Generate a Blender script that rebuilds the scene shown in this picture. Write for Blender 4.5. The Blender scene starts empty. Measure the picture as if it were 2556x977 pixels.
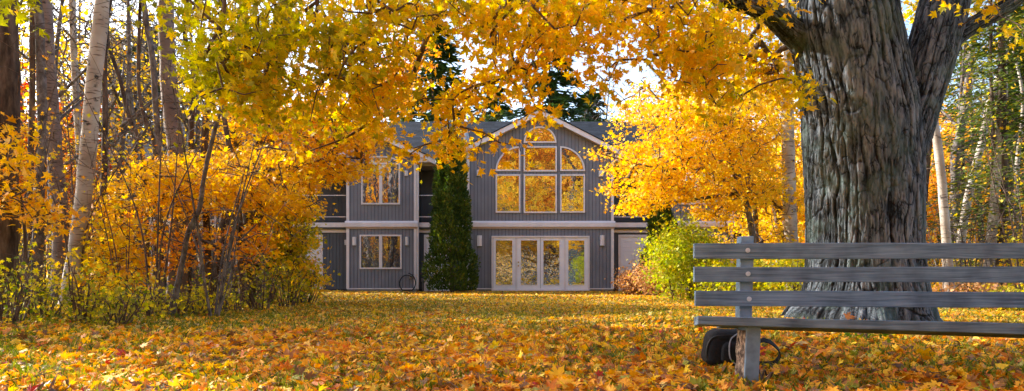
import bpy, math, random
import numpy as np
from mathutils import Vector
R = math.radians
rng = np.random.default_rng(7)
random.seed(7)
sc = bpy.context.scene
COL = sc.collection
F = 1704.0; CX = 1278.0; HY = 690.0; CZ = 0.62          # focal length (px), image centre, horizon row, eye height

def P(px, py, d):                                       # photo position at a real depth -> metres
    return np.array([(px-CX)/F*d, d, CZ+(HY-py)/F*d])

# ------------------------------------------------------------------ noise
_perm = np.random.default_rng(3).permutation(512)
_val = np.random.default_rng(4).random(512)*2-1
def vnoise(x, y, z):
    x, y, z = np.broadcast_arrays(np.asarray(x, float), np.asarray(y, float), np.asarray(z, float))
    xi, yi, zi = np.floor(x).astype(int), np.floor(y).astype(int), np.floor(z).astype(int)
    fx, fy, fz = x-xi, y-yi, z-zi
    fx, fy, fz = fx*fx*(3-2*fx), fy*fy*(3-2*fy), fz*fz*(3-2*fz)
    def h(a, b, c): return _val[_perm[(_perm[(_perm[a & 511]+b) & 511]+c) & 511]]
    def l(a, b, t): return a+(b-a)*t
    return l(l(l(h(xi, yi, zi), h(xi+1, yi, zi), fx), l(h(xi, yi+1, zi), h(xi+1, yi+1, zi), fx), fy),
             l(l(h(xi, yi, zi+1), h(xi+1, yi, zi+1), fx), l(h(xi, yi+1, zi+1), h(xi+1, yi+1, zi+1), fx), fy), fz)
def fbm(x, y, z, o=3):
    s = 0; a = 1
    for i in range(o):
        s = s+a*vnoise(x*2**i+i*7.3, y*2**i+i*3.1, z*2**i); a *= .5
    return s

MAPLE = np.array([2.42, 8.4])                            # foot of the great maple
def gz(x, y):
    x = np.asarray(x, float); y = np.asarray(y, float)
    g = 0.035*fbm(x*.35, y*.35, 0*x, 2)+0.012*vnoise(x*1.7, y*1.7, 0*x)
    g = g*np.clip((29-y)/6, 0.15, 1)
    g = g+.13*np.exp(-((x-MAPLE[0])**2+(y-MAPLE[1])**2)/1.5**2)
    g = g+.10*np.clip((-x-3.4-(np.abs(y-8)*.15))/2.5, 0, 1)
    return g

# ------------------------------------------------------------------ materials
def newmat(name):
    m = bpy.data.materials.new(name); m.use_nodes = True
    nt = m.node_tree; nt.nodes.clear()
    out = nt.nodes.new('ShaderNodeOutputMaterial')
    return m, nt, out
def nd(nt, t, **k):
    n = nt.nodes.new(t)
    for a, b in k.items(): setattr(n, a, b)
    return n
def ramp(nt, cols, pos=None, interp='LINEAR'):
    r = nt.nodes.new('ShaderNodeValToRGB'); r.color_ramp.interpolation = interp
    n = len(cols); pos = pos or [i/(n-1) for i in range(n)]
    e = r.color_ramp.elements
    while len(e) < n: e.new(.5)
    for i in range(n):
        e[i].position = pos[i]; e[i].color = (*cols[i], 1)
    return r
def leafmat(name, cols, pos=None, transl=.5, objvar=0.0, tgain=1.15):
    m, nt, out = newmat(name)
    at = nd(nt, 'ShaderNodeAttribute', attribute_name='tint')
    src = at.outputs['Fac']
    if objvar:
        oi = nd(nt, 'ShaderNodeObjectInfo')
        ma = nd(nt, 'ShaderNodeMath', operation='MULTIPLY_ADD'); ma.inputs[1].default_value = objvar; ma.inputs[2].default_value = -objvar/2
        nt.links.new(oi.outputs['Random'], ma.inputs[0])
        ad = nd(nt, 'ShaderNodeMath', operation='ADD', use_clamp=True)
        nt.links.new(src, ad.inputs[0]); nt.links.new(ma.outputs[0], ad.inputs[1]); src = ad.outputs[0]
    r = ramp(nt, cols, pos); nt.links.new(src, r.inputs[0])
    tc = nd(nt, 'ShaderNodeNewGeometry')
    nz = nd(nt, 'ShaderNodeTexNoise'); nz.inputs['Scale'].default_value = 28; nz.inputs['Detail'].default_value = 1
    nt.links.new(tc.outputs['Position'], nz.inputs['Vector'])
    hv = nd(nt, 'ShaderNodeHueSaturation')
    mr = nd(nt, 'ShaderNodeMapRange'); mr.inputs['From Min'].default_value = .3; mr.inputs['From Max'].default_value = .7
    mr.inputs['To Min'].default_value = .82; mr.inputs['To Max'].default_value = 1.12
    nt.links.new(nz.outputs['Fac'], mr.inputs['Value']); nt.links.new(mr.outputs[0], hv.inputs['Value'])
    nt.links.new(r.outputs[0], hv.inputs['Color'])
    df = nd(nt, 'ShaderNodeBsdfPrincipled'); df.inputs['Roughness'].default_value = .55
    df.inputs['Specular IOR Level'].default_value = .35
    nt.links.new(hv.outputs[0], df.inputs['Base Color'])
    g = nd(nt, 'ShaderNodeHueSaturation'); g.inputs['Saturation'].default_value = 1.1; g.inputs['Value'].default_value = tgain
    nt.links.new(hv.outputs[0], g.inputs['Color'])
    tr = nd(nt, 'ShaderNodeBsdfTranslucent'); nt.links.new(g.outputs[0], tr.inputs['Color'])
    mx = nd(nt, 'ShaderNodeMixShader'); mx.inputs[0].default_value = transl
    nt.links.new(df.outputs[0], mx.inputs[1]); nt.links.new(tr.outputs[0], mx.inputs[2])
    nt.links.new(mx.outputs[0], out.inputs[0])
    return m
GREEN = (.07, .15, .012); OLIVE = (.30, .29, .02); YGREEN = (.56, .53, .03); YEL = (.90, .64, .03)
GOLD = (.90, .50, .02); ORG = (.84, .34, .018); DORG = (.66, .18, .014); RED = (.5, .04, .02); TAN = (.42, .22, .08); BRN = (.16, .075, .03)
M = {}
M['canopy'] = leafmat('big_maple_leaf', [(.20, .21, .015), (.42, .40, .02), (.74, .55, .02), (.88, .52, .02), GOLD, ORG], [0, .22, .42, .58, .82, 1], transl=.6, tgain=1.25)
M['gold'] = leafmat('golden_leaf', [YGREEN, YEL, GOLD, ORG, DORG], [0, .25, .55, .85, 1], objvar=.25)
M['orange'] = leafmat('orange_leaf', [YEL, GOLD, ORG, DORG], objvar=.25)
M['red'] = leafmat('red_leaf', [ORG, DORG, RED, (.55, .10, .10)], objvar=.2)
M['shrub'] = leafmat('shrub_leaf', [GREEN, (.16, .22, .02), OLIVE, YGREEN, YEL], objvar=.2)
M['lime'] = leafmat('lime_leaf', [(.14, .24, .015), (.34, .42, .02), (.60, .62, .03), YEL])
M['rust'] = leafmat('rust_leaf', [(.26, .11, .04), (.46, .22, .08), (.62, .36, .15), (.74, .5, .24)])
M['needle'] = leafmat('conifer_needle', [(.018, .05, .018), (.035, .085, .02), (.08, .14, .02), (.20, .22, .03)], transl=.25, objvar=.3)
M['hemlock'] = leafmat('hemlock_needle', [(.02, .05, .012), (.06, .11, .02), (.16, .20, .03), (.42, .38, .03)], transl=.35)
M['cedar'] = leafmat('cedar_needle', [(.012, .035, .008), (.035, .075, .010), (.085, .14, .014), (.22, .23, .03)], transl=.25)
M['litter'] = leafmat('fallen_leaf', [BRN, TAN, DORG, ORG, GOLD, YEL, (.6, .42, .18), (.34, .36, .04), RED], [0, .08, .17, .34, .56, .76, .88, .96, 1], transl=.3)
M['deadleaf'] = leafmat('dead_leaf', [(.10, .055, .04), (.2, .11, .08)], transl=.15)
M['grass'] = leafmat('grass_blade', [(.06, .10, .01), (.16, .20, .015), (.34, .34, .03)], transl=.4)

def barkmat(name, c0, c1, c2, zs=.25, sc_=9, bump=.6, rough=.9):
    m, nt, out = newmat(name)
    tc = nd(nt, 'ShaderNodeNewGeometry'); mp = nd(nt, 'ShaderNodeMapping'); mp.inputs['Scale'].default_value = (1, 1, zs)
    nt.links.new(tc.outputs['Position'], mp.inputs[0])
    nz = nd(nt, 'ShaderNodeTexNoise'); nz.inputs['Scale'].default_value = sc_; nz.inputs['Detail'].default_value = 6; nz.inputs['Roughness'].default_value = .65
    nt.links.new(mp.outputs[0], nz.inputs['Vector'])
    r = ramp(nt, [c0, c1, c2], [.36, .5, .64]); nt.links.new(nz.outputs['Fac'], r.inputs[0])
    b = nd(nt, 'ShaderNodeBsdfPrincipled'); b.inputs['Roughness'].default_value = rough; b.inputs['Specular IOR Level'].default_value = .2
    nt.links.new(r.outputs[0], b.inputs['Base Color'])
    bm = nd(nt, 'ShaderNodeBump'); bm.inputs['Strength'].default_value = bump; bm.inputs['Distance'].default_value = .02
    nt.links.new(nz.outputs['Fac'], bm.inputs['Height']); nt.links.new(bm.outputs[0], b.inputs['Normal'])
    nt.links.new(b.outputs[0], out.inputs[0])
    return m
M['bark_dark'] = barkmat('dark_bark', (.03, .022, .018), (.09, .065, .05), (.17, .13, .10))
M['bark_grey'] = barkmat('grey_bark', (.05, .043, .04), (.13, .115, .105), (.22, .20, .19), zs=.6)
M['bark_twig'] = barkmat('twig_bark', (.06, .04, .03), (.12, .085, .065), (.2, .15, .12), sc_=20)
def birchmat(name, pale, warm):
    m, nt, out = newmat(name)
    tc = nd(nt, 'ShaderNodeNewGeometry')
    mp = nd(nt, 'ShaderNodeMapping'); mp.inputs['Scale'].default_value = (5, 5, 38); nt.links.new(tc.outputs['Position'], mp.inputs[0])
    n1 = nd(nt, 'ShaderNodeTexNoise'); n1.inputs['Scale'].default_value = 1; n1.inputs['Detail'].default_value = 2
    nt.links.new(mp.outputs[0], n1.inputs['Vector'])
    r1 = ramp(nt, [(0, 0, 0), (1, 1, 1)], [.60, .68]); nt.links.new(n1.outputs['Fac'], r1.inputs[0])
    mp2 = nd(nt, 'ShaderNodeMapping'); mp2.inputs['Scale'].default_value = (5, 5, 9); nt.links.new(tc.outputs['Position'], mp2.inputs[0])
    n2 = nd(nt, 'ShaderNodeTexNoise'); n2.inputs['Scale'].default_value = 1; n2.inputs['Detail'].default_value = 4
    nt.links.new(mp2.outputs[0], n2.inputs['Vector'])
    r2 = ramp(nt, [(0, 0, 0), (1, 1, 1)], [.63, .69]); nt.links.new(n2.outputs['Fac'], r2.inputs[0])
    n3 = nd(nt, 'ShaderNodeTexNoise'); n3.inputs['Scale'].default_value = 2.2; nt.links.new(tc.outputs['Position'], n3.inputs['Vector'])
    base = ramp(nt, [pale, warm], [.35, .65]); nt.links.new(n3.outputs['Fac'], base.inputs[0])
    m1 = nd(nt, 'ShaderNodeMix', data_type='RGBA'); nt.links.new(base.outputs[0], m1.inputs[6]); m1.inputs[7].default_value = (warm[0]*.45, warm[1]*.4, warm[2]*.38, 1)
    nt.links.new(r1.outputs[0], m1.inputs[0])
    m2 = nd(nt, 'ShaderNodeMix', data_type='RGBA'); nt.links.new(m1.outputs[2], m2.inputs[6]); m2.inputs[7].default_value = (.025, .02, .018, 1)
    nt.links.new(r2.outputs[0], m2.inputs[0])
    b = nd(nt, 'ShaderNodeBsdfPrincipled'); b.inputs['Roughness'].default_value = .75; nt.links.new(m2.outputs[2], b.inputs['Base Color'])
    bm = nd(nt, 'ShaderNodeBump'); bm.inputs['Strength'].default_value = .35; bm.inputs['Distance'].default_value = .02
    nt.links.new(n1.outputs['Fac'], bm.inputs['Height']); nt.links.new(bm.outputs[0], b.inputs['Normal'])
    nt.links.new(b.outputs[0], out.inputs[0])
    return m
M['birch'] = birchmat('birch_bark', (.48, .45, .40), (.30, .25, .20))
M['birch_brown'] = birchmat('brown_birch_bark', (.23, .175, .15), (.15, .11, .09))

def plain(name, col, rough=.6, spec=.4, var=.0, vs=8, metal=0, bump=0):
    m, nt, out = newmat(name)
    b = nd(nt, 'ShaderNodeBsdfPrincipled'); b.inputs['Roughness'].default_value = rough; b.inputs['Specular IOR Level'].default_value = spec
    b.inputs['Metallic'].default_value = metal
    tc = nd(nt, 'ShaderNodeNewGeometry'); nz = nd(nt, 'ShaderNodeTexNoise'); nz.inputs['Scale'].default_value = vs; nz.inputs['Detail'].default_value = 5
    nt.links.new(tc.outputs['Position'], nz.inputs['Vector'])
    r = ramp(nt, [tuple(c*(1-var) for c in col), tuple(min(1, c*(1+var)) for c in col)], [.3, .7]); nt.links.new(nz.outputs['Fac'], r.inputs[0])
    nt.links.new(r.outputs[0], b.inputs['Base Color'])
    if bump:
        bm = nd(nt, 'ShaderNodeBump'); bm.inputs['Strength'].default_value = bump; bm.inputs['Distance'].default_value = .01
        nt.links.new(nz.outputs['Fac'], bm.inputs['Height']); nt.links.new(bm.outputs[0], b.inputs['Normal'])
    nt.links.new(b.outputs[0], out.inputs[0])
    return m
M['siding'] = plain('grey_siding', (.195, .205, .235), .7, .3, .12, 1.3)
M['siding_back'] = plain('siding_groove', (.07, .07, .075), .8, .2, .1, 2)
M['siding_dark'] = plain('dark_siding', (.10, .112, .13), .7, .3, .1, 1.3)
M['trim'] = plain('white_trim', (.74, .70, .70), .5, .4, .07, 3)
M['soffit_and_belt_shade'] = plain('tan_soffit_and_belt_shade', (.50, .40, .33), .6, .3, .07, 3)
M['door'] = plain('white_door', (.80, .80, .84), .45, .4, .04, 3)
M['found'] = plain('concrete', (.30, .29, .28), .9, .2, .2, 8)
M['black'] = plain('black_rubber', (.012, .012, .013), .5, .4, .2, 20)
M['brass'] = plain('brass', (.5, .33, .14), .35, .5, .1, 20, metal=1)
M['steel'] = plain('steel', (.62, .66, .72), .5, .5, .1, 20)
M['fabric'] = plain('black_nylon', (.010, .010, .012), .75, .25, .35, 60, bump=.4)
M['cord'] = plain('grey_cord', (.25, .25, .27), .6, .3, .1, 40)
M['curtain'] = plain('dark_interior', (.02, .02, .022), .9, .1, .2, 3)
# glass: dark room behind a strongly mirroring pane with slight waves
def glassmat(name, wave, refl):
    m, nt, out = newmat(name)
    tc = nd(nt, 'ShaderNodeNewGeometry'); mp = nd(nt, 'ShaderNodeMapping'); mp.inputs['Scale'].default_value = (2.2, 1, 2.6)
    nt.links.new(tc.outputs['Position'], mp.inputs[0])
    nz = nd(nt, 'ShaderNodeTexNoise'); nz.inputs['Scale'].default_value = 1.6; nz.inputs['Detail'].default_value = 2
    nt.links.new(mp.outputs[0], nz.inputs['Vector'])
    bm = nd(nt, 'ShaderNodeBump'); bm.inputs['Strength'].default_value = 1; bm.inputs['Distance'].default_value = wave
    nt.links.new(nz.outputs['Fac'], bm.inputs['Height'])
    gl = nd(nt, 'ShaderNodeBsdfGlossy'); gl.inputs['Roughness'].default_value = .015; gl.inputs['Color'].default_value = (.78, .88, 1, 1)
    nt.links.new(bm.outputs[0], gl.inputs['Normal'])
    df = nd(nt, 'ShaderNodeBsdfDiffuse'); df.inputs['Color'].default_value = (.03, .03, .032, 1)
    fr = nd(nt, 'ShaderNodeMixShader'); fr.inputs[0].default_value = refl
    nt.links.new(df.outputs[0], fr.inputs[1]); nt.links.new(gl.outputs[0], fr.inputs[2]); nt.links.new(fr.outputs[0], out.inputs[0])
    return m
M['glass'] = glassmat('window_glass', .0016, .5)
M['glass_door'] = glassmat('door_glass', .006, .5)
# asphalt shingle roof
def roofmat():
    m, nt, out = newmat('shingle_roof')
    tc = nd(nt, 'ShaderNodeNewGeometry')
    mp = nd(nt, 'ShaderNodeMapping'); mp.inputs['Rotation'].default_value = (R(90), 0, 0); nt.links.new(tc.outputs['Position'], mp.inputs[0])
    br = nd(nt, 'ShaderNodeTexBrick'); br.inputs['Scale'].default_value = 1
    br.inputs['Brick Width'].default_value = .32; br.inputs['Row Height'].default_value = .085; br.inputs['Mortar Size'].default_value = .009
    br.inputs['Color1'].default_value = (.011, .016, .024, 1); br.inputs['Color2'].default_value = (.030, .038, .052, 1); br.inputs['Mortar'].default_value = (.02, .022, .026, 1)
    nt.links.new(mp.outputs[0], br.inputs['Vector'])
    b = nd(nt, 'ShaderNodeBsdfPrincipled'); b.inputs['Roughness'].default_value = .95; b.inputs['Specular IOR Level'].default_value = .1; nt.links.new(br.outputs['Color'], b.inputs['Base Color'])
    bm = nd(nt, 'ShaderNodeBump'); bm.inputs['Distance'].default_value = .01; bm.invert = True; nt.links.new(br.outputs['Fac'], bm.inputs['Height']); nt.links.new(bm.outputs[0], b.inputs['Normal'])
    nt.links.new(b.outputs[0], out.inputs[0]); return m
M['roof'] = roofmat()
# weathered grey boards with long grain
def woodmat():
    m, nt, out = newmat('weathered_wood')
    tc = nd(nt, 'ShaderNodeTexCoord'); oi = nd(nt, 'ShaderNodeObjectInfo')
    mp = nd(nt, 'ShaderNodeMapping'); mp.inputs['Scale'].default_value = (1.1, 14, 26)
    nt.links.new(tc.outputs['Object'], mp.inputs[0])
    sh = nd(nt, 'ShaderNodeCombineXYZ'); mu = nd(nt, 'ShaderNodeMath', operation='MULTIPLY'); mu.inputs[1].default_value = 40
    nt.links.new(oi.outputs['Random'], mu.inputs[0]); nt.links.new(mu.outputs[0], sh.inputs[0]); nt.links.new(mu.outputs[0], sh.inputs[1])
    nt.links.new(sh.outputs[0], mp.inputs['Location'])
    n0 = nd(nt, 'ShaderNodeTexNoise'); n0.inputs['Scale'].default_value = .55; n0.inputs['Detail'].default_value = 3; n0.inputs['Distortion'].default_value = .8
    nt.links.new(mp.outputs[0], n0.inputs['Vector'])
    n1 = nd(nt, 'ShaderNodeMath', operation='MULTIPLY'); n1.inputs[1].default_value = 60; nt.links.new(n0.outputs['Fac'], n1.inputs[0])
    n2 = nd(nt, 'ShaderNodeMath', operation='SINE'); nt.links.new(n1.outputs[0], n2.inputs[0])
    mr = nd(nt, 'ShaderNodeMapRange'); mr.inputs['From Min'].default_value = -1; nt.links.new(n2.outputs[0], mr.inputs['Value'])
    n3 = nd(nt, 'ShaderNodeTexNoise'); n3.inputs['Scale'].default_value = 2.6; n3.inputs['Detail'].default_value = 6; nt.links.new(mp.outputs[0], n3.inputs['Vector'])
    mi = nd(nt, 'ShaderNodeMath', operation='MULTIPLY_ADD'); mi.inputs[1].default_value = .17
    nt.links.new(mr.outputs[0], mi.inputs[0]); nt.links.new(n3.outputs['Fac'], mi.inputs[2])
    rp = ramp(nt, [(.055, .09, .135), (.145, .215, .30), (.215, .30, .40), (.33, .42, .52)], [.25, .5, .75, 1]); nt.links.new(mi.outputs[0], rp.inputs[0])
    # cloudy stains
    n4 = nd(nt, 'ShaderNodeTexNoise'); n4.inputs['Scale'].default_value = 5; n4.inputs['Detail'].default_value = 3; nt.links.new(tc.outputs['Object'], n4.inputs['Vector'])
    r4 = ramp(nt, [(.62, .62, .64), (1.0, 1.0, 1.0)], [.35, .6]); nt.links.new(n4.outputs['Fac'], r4.inputs[0])
    mm = nd(nt, 'ShaderNodeMix', data_type='RGBA', blend_type='MULTIPLY'); mm.inputs[0].default_value = 1
    nt.links.new(rp.outputs[0], mm.inputs[6]); nt.links.new(r4.outputs[0], mm.inputs[7])
    b = nd(nt, 'ShaderNodeBsdfPrincipled'); b.inputs['Roughness'].default_value = .8; b.inputs['Specular IOR Level'].default_value = .25
    nt.links.new(mm.outputs[2], b.inputs['Base Color'])
    bm = nd(nt, 'ShaderNodeBump'); bm.inputs['Strength'].default_value = .6; bm.inputs['Distance'].default_value = .004
    nt.links.new(mi.outputs[0], bm.inputs['Height']); nt.links.new(bm.outputs[0], b.inputs['Normal'])
    nt.links.new(b.outputs[0], out.inputs[0]); return m
M['wood'] = woodmat()
M['post'] = plain('grey_post', (.18, .27, .38), .85, .2, .25, 14, bump=.4)
# bark of the great maple
def bigbark():
    m, nt, out = newmat('great_maple_bark')
    at = nd(nt, 'ShaderNodeAttribute', attribute_name='tint')
    tc = nd(nt, 'ShaderNodeNewGeometry'); mp = nd(nt, 'ShaderNodeMapping'); mp.inputs['Scale'].default_value = (1, 1, .3)
    nt.links.new(tc.outputs['Position'], mp.inputs[0])
    nz = nd(nt, 'ShaderNodeTexNoise'); nz.inputs['Scale'].default_value = 26; nz.inputs['Detail'].default_value = 6; nz.inputs['Roughness'].default_value = .7
    nt.links.new(mp.outputs[0], nz.inputs['Vector'])
    r = ramp(nt, [(.008, .010, .013), (.034, .044, .056), (.092, .113, .138), (.19, .215, .245)], [.12, .42, .68, 1])
    ad = nd(nt, 'ShaderNodeMath', operation='MULTIPLY_ADD', use_clamp=True); ad.inputs[1].default_value = 1.35
    sb = nd(nt, 'ShaderNodeMath', operation='SUBTRACT'); sb.inputs[1].default_value = .5
    nt.links.new(nz.outputs['Fac'], sb.inputs[0]); nt.links.new(sb.outputs[0], ad.inputs[0]); nt.links.new(at.outputs['Fac'], ad.inputs[2])
    nk = nd(nt, 'ShaderNodeTexNoise'); nk.inputs['Scale'].default_value = 9; nk.inputs['Detail'].default_value = 4; nk.inputs['Distortion'].default_value = .4; nt.links.new(mp.outputs[0], nk.inputs['Vector'])
    k1 = nd(nt, 'ShaderNodeMath', operation='SUBTRACT'); k1.inputs[1].default_value = .5; nt.links.new(nk.outputs['Fac'], k1.inputs[0])
    k2 = nd(nt, 'ShaderNodeMath', operation='ABSOLUTE'); nt.links.new(k1.outputs[0], k2.inputs[0])
    k3 = nd(nt, 'ShaderNodeMapRange'); k3.inputs['From Min'].default_value = 0; k3.inputs['From Max'].default_value = .028; k3.inputs['To Min'].default_value = -.38; k3.inputs['To Max'].default_value = 0.04; nt.links.new(k2.outputs[0], k3.inputs['Value'])
    k4 = nd(nt, 'ShaderNodeMath', operation='ADD', use_clamp=True); nt.links.new(ad.outputs[0], k4.inputs[0]); nt.links.new(k3.outputs[0], k4.inputs[1])
    nt.links.new(k4.outputs[0], r.inputs[0])
    n2 = nd(nt, 'ShaderNodeTexNoise'); n2.inputs['Scale'].default_value = 2.2; n2.inputs['Detail'].default_value = 5; nt.links.new(tc.outputs['Position'], n2.inputs['Vector'])
    r2 = ramp(nt, [(0, 0, 0), (1, 1, 1)], [.50, .60]); nt.links.new(n2.outputs['Fac'], r2.inputs[0])
    n3 = nd(nt, 'ShaderNodeTexNoise'); n3.inputs['Scale'].default_value = 30; nt.links.new(tc.outputs['Position'], n3.inputs['Vector'])
    mu = nd(nt, 'ShaderNodeMath', operation='MULTIPLY'); nt.links.new(r2.outputs[0], mu.inputs[0]); nt.links.new(n3.outputs['Fac'], mu.inputs[1])
    mx = nd(nt, 'ShaderNodeMix', data_type='RGBA'); nt.links.new(mu.outputs[0], mx.inputs[0]); nt.links.new(r.outputs[0], mx.inputs[6]); mx.inputs[7].default_value = (.085, .13, .12, 1)
    b = nd(nt, 'ShaderNodeBsdfPrincipled'); b.inputs['Roughness'].default_value = .9; b.inputs['Specular IOR Level'].default_value = .2
    nt.links.new(mx.outputs[2], b.inputs['Base Color'])
    bm = nd(nt, 'ShaderNodeBump'); bm.inputs['Strength'].default_value = .9; bm.inputs['Distance'].default_value = .02
    nt.links.new(k4.outputs[0], bm.inputs['Height']); nt.links.new(bm.outputs[0], b.inputs['Normal'])
    nt.links.new(b.outputs[0], out.inputs[0]); return m
M['bigbark'] = bigbark()
def groundmat():
    m, nt, out = newmat('leafy_lawn')
    tc = nd(nt, 'ShaderNodeNewGeometry')
    vo = nd(nt, 'ShaderNodeTexVoronoi'); vo.inputs['Scale'].default_value = 11; nt.links.new(tc.outputs['Position'], vo.inputs['Vector'])
    sx = nd(nt, 'ShaderNodeSeparateColor'); nt.links.new(vo.outputs['Color'], sx.inputs[0])
    r = ramp(nt, [BRN, TAN, DORG, ORG, GOLD, YEL], [0, .2, .35, .55, .8, 1]); nt.links.new(sx.outputs[0], r.inputs[0])
    n1 = nd(nt, 'ShaderNodeTexNoise'); n1.inputs['Scale'].default_value = 1.1; n1.inputs['Detail'].default_value = 6; nt.links.new(tc.outputs['Position'], n1.inputs['Vector'])
    r1 = ramp(nt, [(0, 0, 0), (1, 1, 1)], [.36, .52]); nt.links.new(n1.outputs['Fac'], r1.inputs[0])
    mx = nd(nt, 'ShaderNodeMix', data_type='RGBA'); nt.links.new(r1.outputs[0], mx.inputs[0]); nt.links.new(r.outputs[0], mx.inputs[6]); mx.inputs[7].default_value = (.07, .085, .02, 1)
    b = nd(nt, 'ShaderNodeBsdfPrincipled'); b.inputs['Roughness'].default_value = .9; b.inputs['Specular IOR Level'].default_value = .1
    nt.links.new(mx.outputs[2], b.inputs['Base Color']); nt.links.new(b.outputs[0], out.inputs[0]); return m
M['ground'] = groundmat()

# ------------------------------------------------------------------ object helpers
def link(name, me, mat, parent=None):
    o = bpy.data.objects.new(name, me); COL.objects.link(o)
    if mat is not None:
        for mm in (mat if isinstance(mat, (list, tuple)) else [mat]): me.materials.append(mm)
    if parent is not None: o.parent = parent
    return o
def tag(o, label=None, cat=None, group=None, kind=None):
    if label: o['label'] = label
    if cat: o['category'] = cat
    if group: o['group'] = group
    if kind: o['kind'] = kind
    return o
def thing(name, label, cat, loc=(0, 0, 0), group=None):
    o = bpy.data.objects.new(name, None); COL.objects.link(o); o.location = [float(v) for v in loc]; o.empty_display_size = .2
    return tag(o, label, cat, group)
def mesh_np(name, V, faces_idx, n, tint=None, smooth=False):     # faces all with n corners
    me = bpy.data.meshes.new(name); V = np.ascontiguousarray(V, dtype=np.float32); Fc = np.ascontiguousarray(faces_idx, dtype=np.int32)
    me.vertices.add(len(V)); me.vertices.foreach_set('co', V.ravel())
    me.loops.add(Fc.size); me.loops.foreach_set('vertex_index', Fc.ravel())
    me.polygons.add(len(Fc)); me.polygons.foreach_set('loop_start', np.arange(0, Fc.size, n, dtype=np.int32))
    try: me.polygons.foreach_set('loop_total', np.full(len(Fc), n, dtype=np.int32))
    except Exception: pass
    if smooth: me.polygons.foreach_set('use_smooth', np.ones(len(Fc), dtype=bool))
    if tint is not None:
        a = me.attributes.new('tint', 'FLOAT', 'POINT'); a.data.foreach_set('value', np.ascontiguousarray(tint, dtype=np.float32))
    me.update(calc_edges=True)
    return me
# leaf templates: centre + outline
def tmpl(pts, curl=.22, fold=.12):
    a = np.array(pts, float); xy = np.stack([np.cos(np.radians(a[:, 0]))*a[:, 1], np.sin(np.radians(a[:, 0]))*a[:, 1]], 1)
    v = np.vstack([[0, -.05], xy]); z = -curl*(v**2).sum(1)+fold*np.abs(v[:, 0])
    V = np.column_stack([v, z]); n = len(xy)
    Fc = np.array([[0, 1+i, 1+(i+1) % n] for i in range(n)])
    return V, Fc
half = [(90, 1.02), (78, .66), (66, .62), (60, .36), (44, .70), (38, .98), (30, .68), (12, .64), (8, .36), (-6, .56), (-22, .74), (-36, .44), (-62, .34), (-84, .30)]
full = half+[(180-a, r) for a, r in reversed(half[1:])]
T0 = tmpl(full)
half1 = [(90, 1.02), (64, .42), (39, .95), (12, .40), (-20, .72), (-60, .32)]
T1 = tmpl(half1+[(180-a, r) for a, r in reversed(half1[1:])])
T2V = np.array([[0, -.7, 0], [.72, .1, -.16], [0, 1, 0], [-.72, .1, -.16]]); T2 = (T2V, np.array([[0, 1, 2], [0, 2, 3]]))
TG = (np.array([[-.035, 0, 0], [.035, 0, 0], [0.02, .55, .06], [.0, 1, .3]]), np.array([[0, 1, 2], [0, 2, 3]]))     # grass blade
TN = (np.array([[0, -.1, 0], [.22, .35, -.05], [0, 1, .0], [-.22, .35, -.05]]), np.array([[0, 1, 2], [0, 2, 3]]))       # needle spray
def frames(N, spin):                                            # N unit normals -> tangent frames
    up = np.where(np.abs(N[:, 2:3]) > .9, np.array([[1., 0, 0]]), np.array([[0., 0, 1]]))
    T = np.cross(up, N); T /= np.linalg.norm(T, axis=1, keepdims=True)
    B = np.cross(N, T); c, s = np.cos(spin)[:, None], np.sin(spin)[:, None]
    return T*c+B*s, -T*s+B*c
def leaves_mesh(name, pos, size, N, tint, T=T1, spin=None, yaxis=None, stretch=None):
    n = len(pos); V, Fc = T
    N = N/np.maximum(np.linalg.norm(N, axis=1, keepdims=True), 1e-6)
    if yaxis is not None:
        Y = yaxis/np.linalg.norm(yaxis, axis=1, keepdims=True)
        X = np.cross(Y, N); X /= np.maximum(np.linalg.norm(X, axis=1, keepdims=True), 1e-6); N = np.cross(X, Y)
    else:
        X, Y = frames(N, rng.random(n)*6.283 if spin is None else spin)
    sx = rng.uniform(.78, 1.1, n) if stretch is None else stretch
    cz = rng.uniform(-.3, 2.6, n)
    v = pos[:, None, :]+size[:, None, None]*(V[None, :, 0:1]*sx[:, None, None]*X[:, None, :]+V[None, :, 1:2]*Y[:, None, :]+V[None, :, 2:3]*cz[:, None, None]*N[:, None, :])
    f = Fc[None]+(np.arange(n)*len(V))[:, None, None]
    return mesh_np(name, v.reshape(-1, 3), f.reshape(-1, 3), 3, np.repeat(np.clip(tint, 0, 1), len(V)))
def runit(n):
    v = rng.normal(size=(n, 3)); return v/np.linalg.norm(v, axis=1, keepdims=True)
def segs_mesh(name, A, B, ra, rb, sides=4):                     # open tapered tubes between A and B, one mesh
    D = B-A; L = np.linalg.norm(D, axis=1, keepdims=True); D = D/np.maximum(L, 1e-6)
    X, Y = frames(D, np.zeros(len(D)))
    an = np.arange(sides)*2*math.pi/sides
    ring = np.cos(an)[None, :, None]*X[:, None, :]+np.sin(an)[None, :, None]*Y[:, None, :]
    V = np.concatenate([A[:, None, :]-D[:, None, :]*ra[:, None, None]*.3+ring*ra[:, None, None], B[:, None, :]+ring*rb[:, None, None]], 1)
    i = np.arange(sides); j = (i+1) % sides
    q = np.stack([i, j, j+sides, i+sides], 1)
    f = q[None]+(np.arange(len(A))*2*sides)[:, None, None]
    return V.reshape(-1, 3), f.reshape(-1, 4)
def smooth_path(pts, n):                                        # Catmull-Rom
    p = np.array(pts, float); p = np.vstack([2*p[0]-p[1], p, 2*p[-1]-p[-2]])
    t = np.linspace(0, len(pts)-1-1e-6, n); k = t.astype(int); u = (t-k)[:, None]
    a, b, c, d = p[k], p[k+1], p[k+2], p[k+3]
    return .5*(2*b+(c-a)*u+(2*a-5*b+4*c-d)*u**2+(3*b-3*c+d-a)*u**3)
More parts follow.
